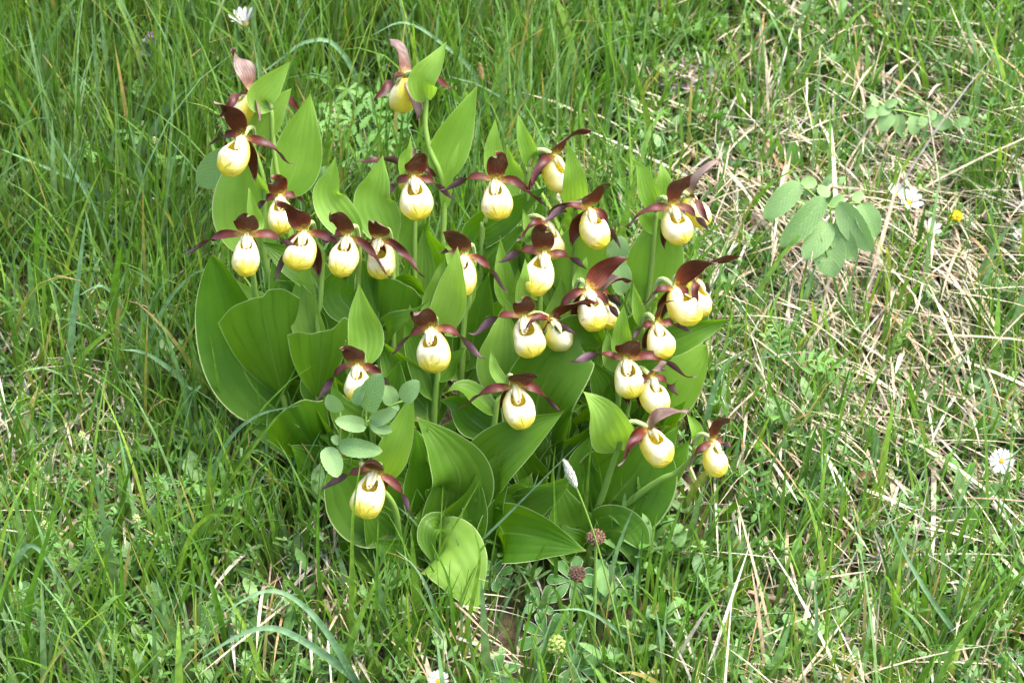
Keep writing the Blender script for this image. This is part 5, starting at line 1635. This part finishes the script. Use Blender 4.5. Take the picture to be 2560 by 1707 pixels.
# --- single long blades that stand out
def ribbon(name, label, path, w, col, group, cat='grass blade', dys=None, straw=False):
    """path: first point is the root on the ground, then px points"""
    F = on_ground(*path[0])
    pts = [F + np.array([0, 0, -.003])]
    for i, (x_, y_) in enumerate(path[1:]):
        dy = (dys[i] if dys else -.012 - .006 * i)
        p = P(x_, y_, F[1] + dy)
        p[2] = max(p[2], ground(p[0], p[1]) + .004)
        pts.append(p)
    n_ = 26
    C = spline(pts, n_)
    t = np.linspace(0, 1, n_)
    hw = (.5 if straw else .68) * w * px_m(F) * np.minimum(1, .7 + t) * np.power(1 - t, .45 if straw else .6)
    V, UV, N = sheet_v(C, np.array([.1, -.85, .5]), R(1) * (np.linspace(-20, 25, n_)), hw, 5, cup=.0, fold=.30)
    col = np.array(col)
    cc = np.repeat((col * .85)[None] * (1 - t)[:, None] + col[None] * t[:, None], 5, 0)
    q = np.array(grid_faces(n_, 5))
    me = fast_mesh(name, V.reshape(-1, 3), q, cc, M['straw' if straw else 'grass'])
    tag(link(name, me), label, cat, group)


BL, GR, YG = (0.19, 0.34, 0.19), (0.12, 0.27, 0.03), (0.19, 0.34, 0.045)
GA = 'long arching blue-green grass blades'
GF = 'upright grass blades before the clump'
HB = [
    ('broad blue-green blade arching over the grass behind the back orchid pair', [(905, 330), (892, 200), (830, 108), (760, 108), (700, 150), (628, 205)], 13, BL, GA),
    ('blue-green blade arching over the tallest orchid leaf', [(1215, 330), (1190, 195), (1105, 110), (1010, 57), (925, 92)], 11, BL, GA),
    ('blue-green blade crossing the grass beside the tallest orchid', [(1420, 430), (1310, 290), (1210, 220), (1118, 190)], 9, BL, GA),
    ('blue-green blade curving up against the level-petalled orchid', [(330, 960), (393, 800), (460, 705), (515, 672), (582, 661)], 10, BL, GA),
    ('yellow-green blade bowing across the broad-bladed grass patch', [(30, 860), (78, 738), (178, 682), (270, 662)], 9, YG, GA),
    ('pale blue-green blade sagging across the grass by the largest upright orchid leaf', [(500, 1050), (464, 962), (393, 900), (345, 878), (298, 874)], 15, BL, GA),
    ('green blade bowing over the bedstraw patch', [(570, 1640), (549, 1535), (513, 1415), (480, 1345), (446, 1307)], 14, GR, GA),
    ('wide pale blade making a big arch downhill of the clump', [(925, 1760), (817, 1579), (732, 1494), (664, 1477), (600, 1505), (555, 1537)], 17, BL, GA),
    ('widest blue-green blade arching low under another pale arch', [(940, 1740), (870, 1680), (766, 1606), (681, 1569), (596, 1589), (494, 1652)], 19, BL, GA),
    ('blue-green blade bent sharply over beyond the bedstraw patch', [(10, 1560), (25, 1440), (76, 1362), (134, 1420), (190, 1506)], 15, BL, GA),
    ('blue-green blade drooping in the rank grass', [(300, 590), (240, 480), (140, 430), (0, 372)], 12, BL, GA),
    ('blue-green blade leaning across rank grass beside a straw patch', [(330, 640), (260, 560), (180, 420), (120, 320)], 11, BL, GA),
    ('wide green blade standing tallest in the broad-bladed grass patch', [(165, 1010), (175, 880), (195, 700), (215, 535)], 17, BL, GA),
    ('narrower blade of the broad-bladed patch, leaning to the orchids', [(170, 1030), (200, 900), (300, 800), (325, 720)], 12, YG, GA),
    ('wide blade of the broad-bladed patch folded over near its tip', [(330, 900), (300, 770), (255, 715), (195, 740)], 13, BL, GA),
    ('blue-green blade arching toward the orchids from the broad-bladed patch', [(330, 900), (345, 830), (390, 740), (433, 680)], 9, BL, GA),
    ('blue-green blade arching out of the orchids over straw', [(1765, 1100), (1763, 1065), (1791, 958), (1820, 906), (1882, 874)], 15, BL, GA),
    ('broadest green blade standing in straw beside the orchids', [(1768, 1070), (1790, 1000), (1800, 960)], 20, GR, GA),
    ('dark green blade leaning out above the small leaning orchid', [(1890, 1180), (1865, 1110), (1830, 1048)], 9, GR, GA),
    ('green blade rising before the lowest orchid, longest', [(877, 1640), (880, 1450), (882, 1291), (904, 1140)], 11, YG, GF),
    ('green blade standing close by the lowest orchid pouch', [(942, 1640), (942, 1450), (946, 1280)], 9, GR, GF),
    ('green blade slanting up across the dark orchid leaves', [(1078, 1500), (1097, 1387), (1150, 1290), (1206, 1191)], 7, YG, GF),
    ('pale blade curving up past the drooping ribbed leaf', [(1165, 1650), (1170, 1560), (1198, 1400), (1180, 1308)], 12, YG, GF),
    ('thin upright blade before the V-shaped orchid leaf', [(1092, 1480), (1098, 1390), (1108, 1208)], 6, YG, GF),
    ('green blade at the outer side of the lowest orchid', [(812, 1560), (796, 1420), (798, 1250), (822, 1170)], 9, GR, GF),
    ('green blade crossing the drooping ribbed leaf, its tip bent', [(1136, 1660), (1133, 1560), (1120, 1450), (1076, 1350)], 10, GR, GF),
    ('blade arching under the drooping ribbed leaf', [(1110, 1620), (1080, 1500), (1040, 1420), (989, 1374)], 9, BL, GF),
    ('very long thin blade slanting across the dark orchid leaves', [(1120, 1440), (1160, 1395), (1310, 1245), (1456, 1099)], 6, BL, GF),
    ('narrow upright blade before the flat-lying orchid leaf', [(1388, 1480), (1390, 1414), (1384, 1160)], 9, GR, GF),
    ('blue-green blade bowing among the lady\'s mantle leaves', [(1620, 1660), (1562, 1592), (1466, 1527), (1374, 1525)], 10, BL, GF),
    ('green blade bent beside the taller seed head', [(1660, 1640), (1630, 1570), (1575, 1500), (1545, 1400)], 10, GR, GF),
    ('green blade rising by the clump foot beside the bedstraw', [(520, 1330), (560, 1230), (640, 1110), (720, 1010)], 9, YG, GF),
    ('pale blade crossing before the largest upright orchid leaf', [(500, 1280), (560, 1120), (640, 1040), (752, 1012)], 11, BL, GF),
    ('green blade leaning between bedstraw and the pale arches', [(420, 1600), (470, 1460), (520, 1330)], 11, GR, GF),
    ('wide green blade at the far rim of the bedstraw patch', [(60, 1680), (80, 1480), (130, 1300), (150, 1180)], 13, GR, GF),
    ('green blade standing amid the bedstraw stems', [(300, 1640), (305, 1480), (300, 1345)], 14, GR, GF),
    ('tall very narrow blade rising from the bedstraw patch', [(395, 1400), (395, 1200), (393, 1060)], 5, YG, GF),
    ('green blade leaning in the combed straw', [(2080, 1600), (2150, 1490), (2165, 1410)], 11, GR, GF),
    ('long blue-green blade in combed straw, slanting down', [(2440, 1640), (2330, 1500), (2260, 1380), (2200, 1240)], 12, BL, GF),
    ('blue-green blade standing in the downhill combed straw', [(2020, 1690), (2040, 1560), (2035, 1440)], 13, BL, GF),
    ('bright yellow-green blade in dead grass downhill', [(2215, 1690), (2240, 1610), (2290, 1530)], 12, YG, GF),
    ('long green blade crossing the combed straw', [(2400, 1640), (2470, 1530), (2560, 1440)], 11, GR, GF),
]
for lab, path, w_, col, grp in HB:
    ribbon('grass_blade', lab, path, w_, col, grp)  # each is a single long meadow grass blade, not a sedge
ST = (0.60, 0.54, 0.42)
SG = 'pale dry stalks bowed over the slope'
for lab, path, w_ in [
        ('thick whitish dry stalk lying slantwise below the seed heads', [(1660, 1706), (1700, 1630), (1762, 1530), (1778, 1508)], 15),
        ('whitish dry stalk bowing over straw, beside the daisy', [(2397, 1165), (2405, 1060), (2430, 1020), (2482, 985)], 9),
        ('whitish dry stalk bowing beyond the daisy', [(2521, 1120), (2520, 1030), (2540, 985), (2562, 955)], 10),
        ('thin dry stalk lying level across the straw', [(2010, 945), (2100, 930), (2184, 925), (2400, 912)], 6),
        ('short pale stalk leaning across the straw bundle', [(2290, 1015), (2315, 980), (2358, 926)], 9),
        ('dry stalk hanging down in the uphill straw', [(2480, 200), (2420, 110), (2370, 0)], 7),
        ('dry stalk slanting through grass uphill of the orchids', [(1545, 345), (1470, 300), (1400, 260), (1280, 225)], 6),
        ('tall thin straw stalk standing in combed straw', [(2250, 1530), (2290, 1350), (2325, 1190)], 6),
        ('bowed straw over the combed bundle', [(2470, 1500), (2420, 1460), (2360, 1455)], 8)]:
    ribbon('dry_stalk', lab, path, w_, ST, SG, 'dry stalk', straw=True)
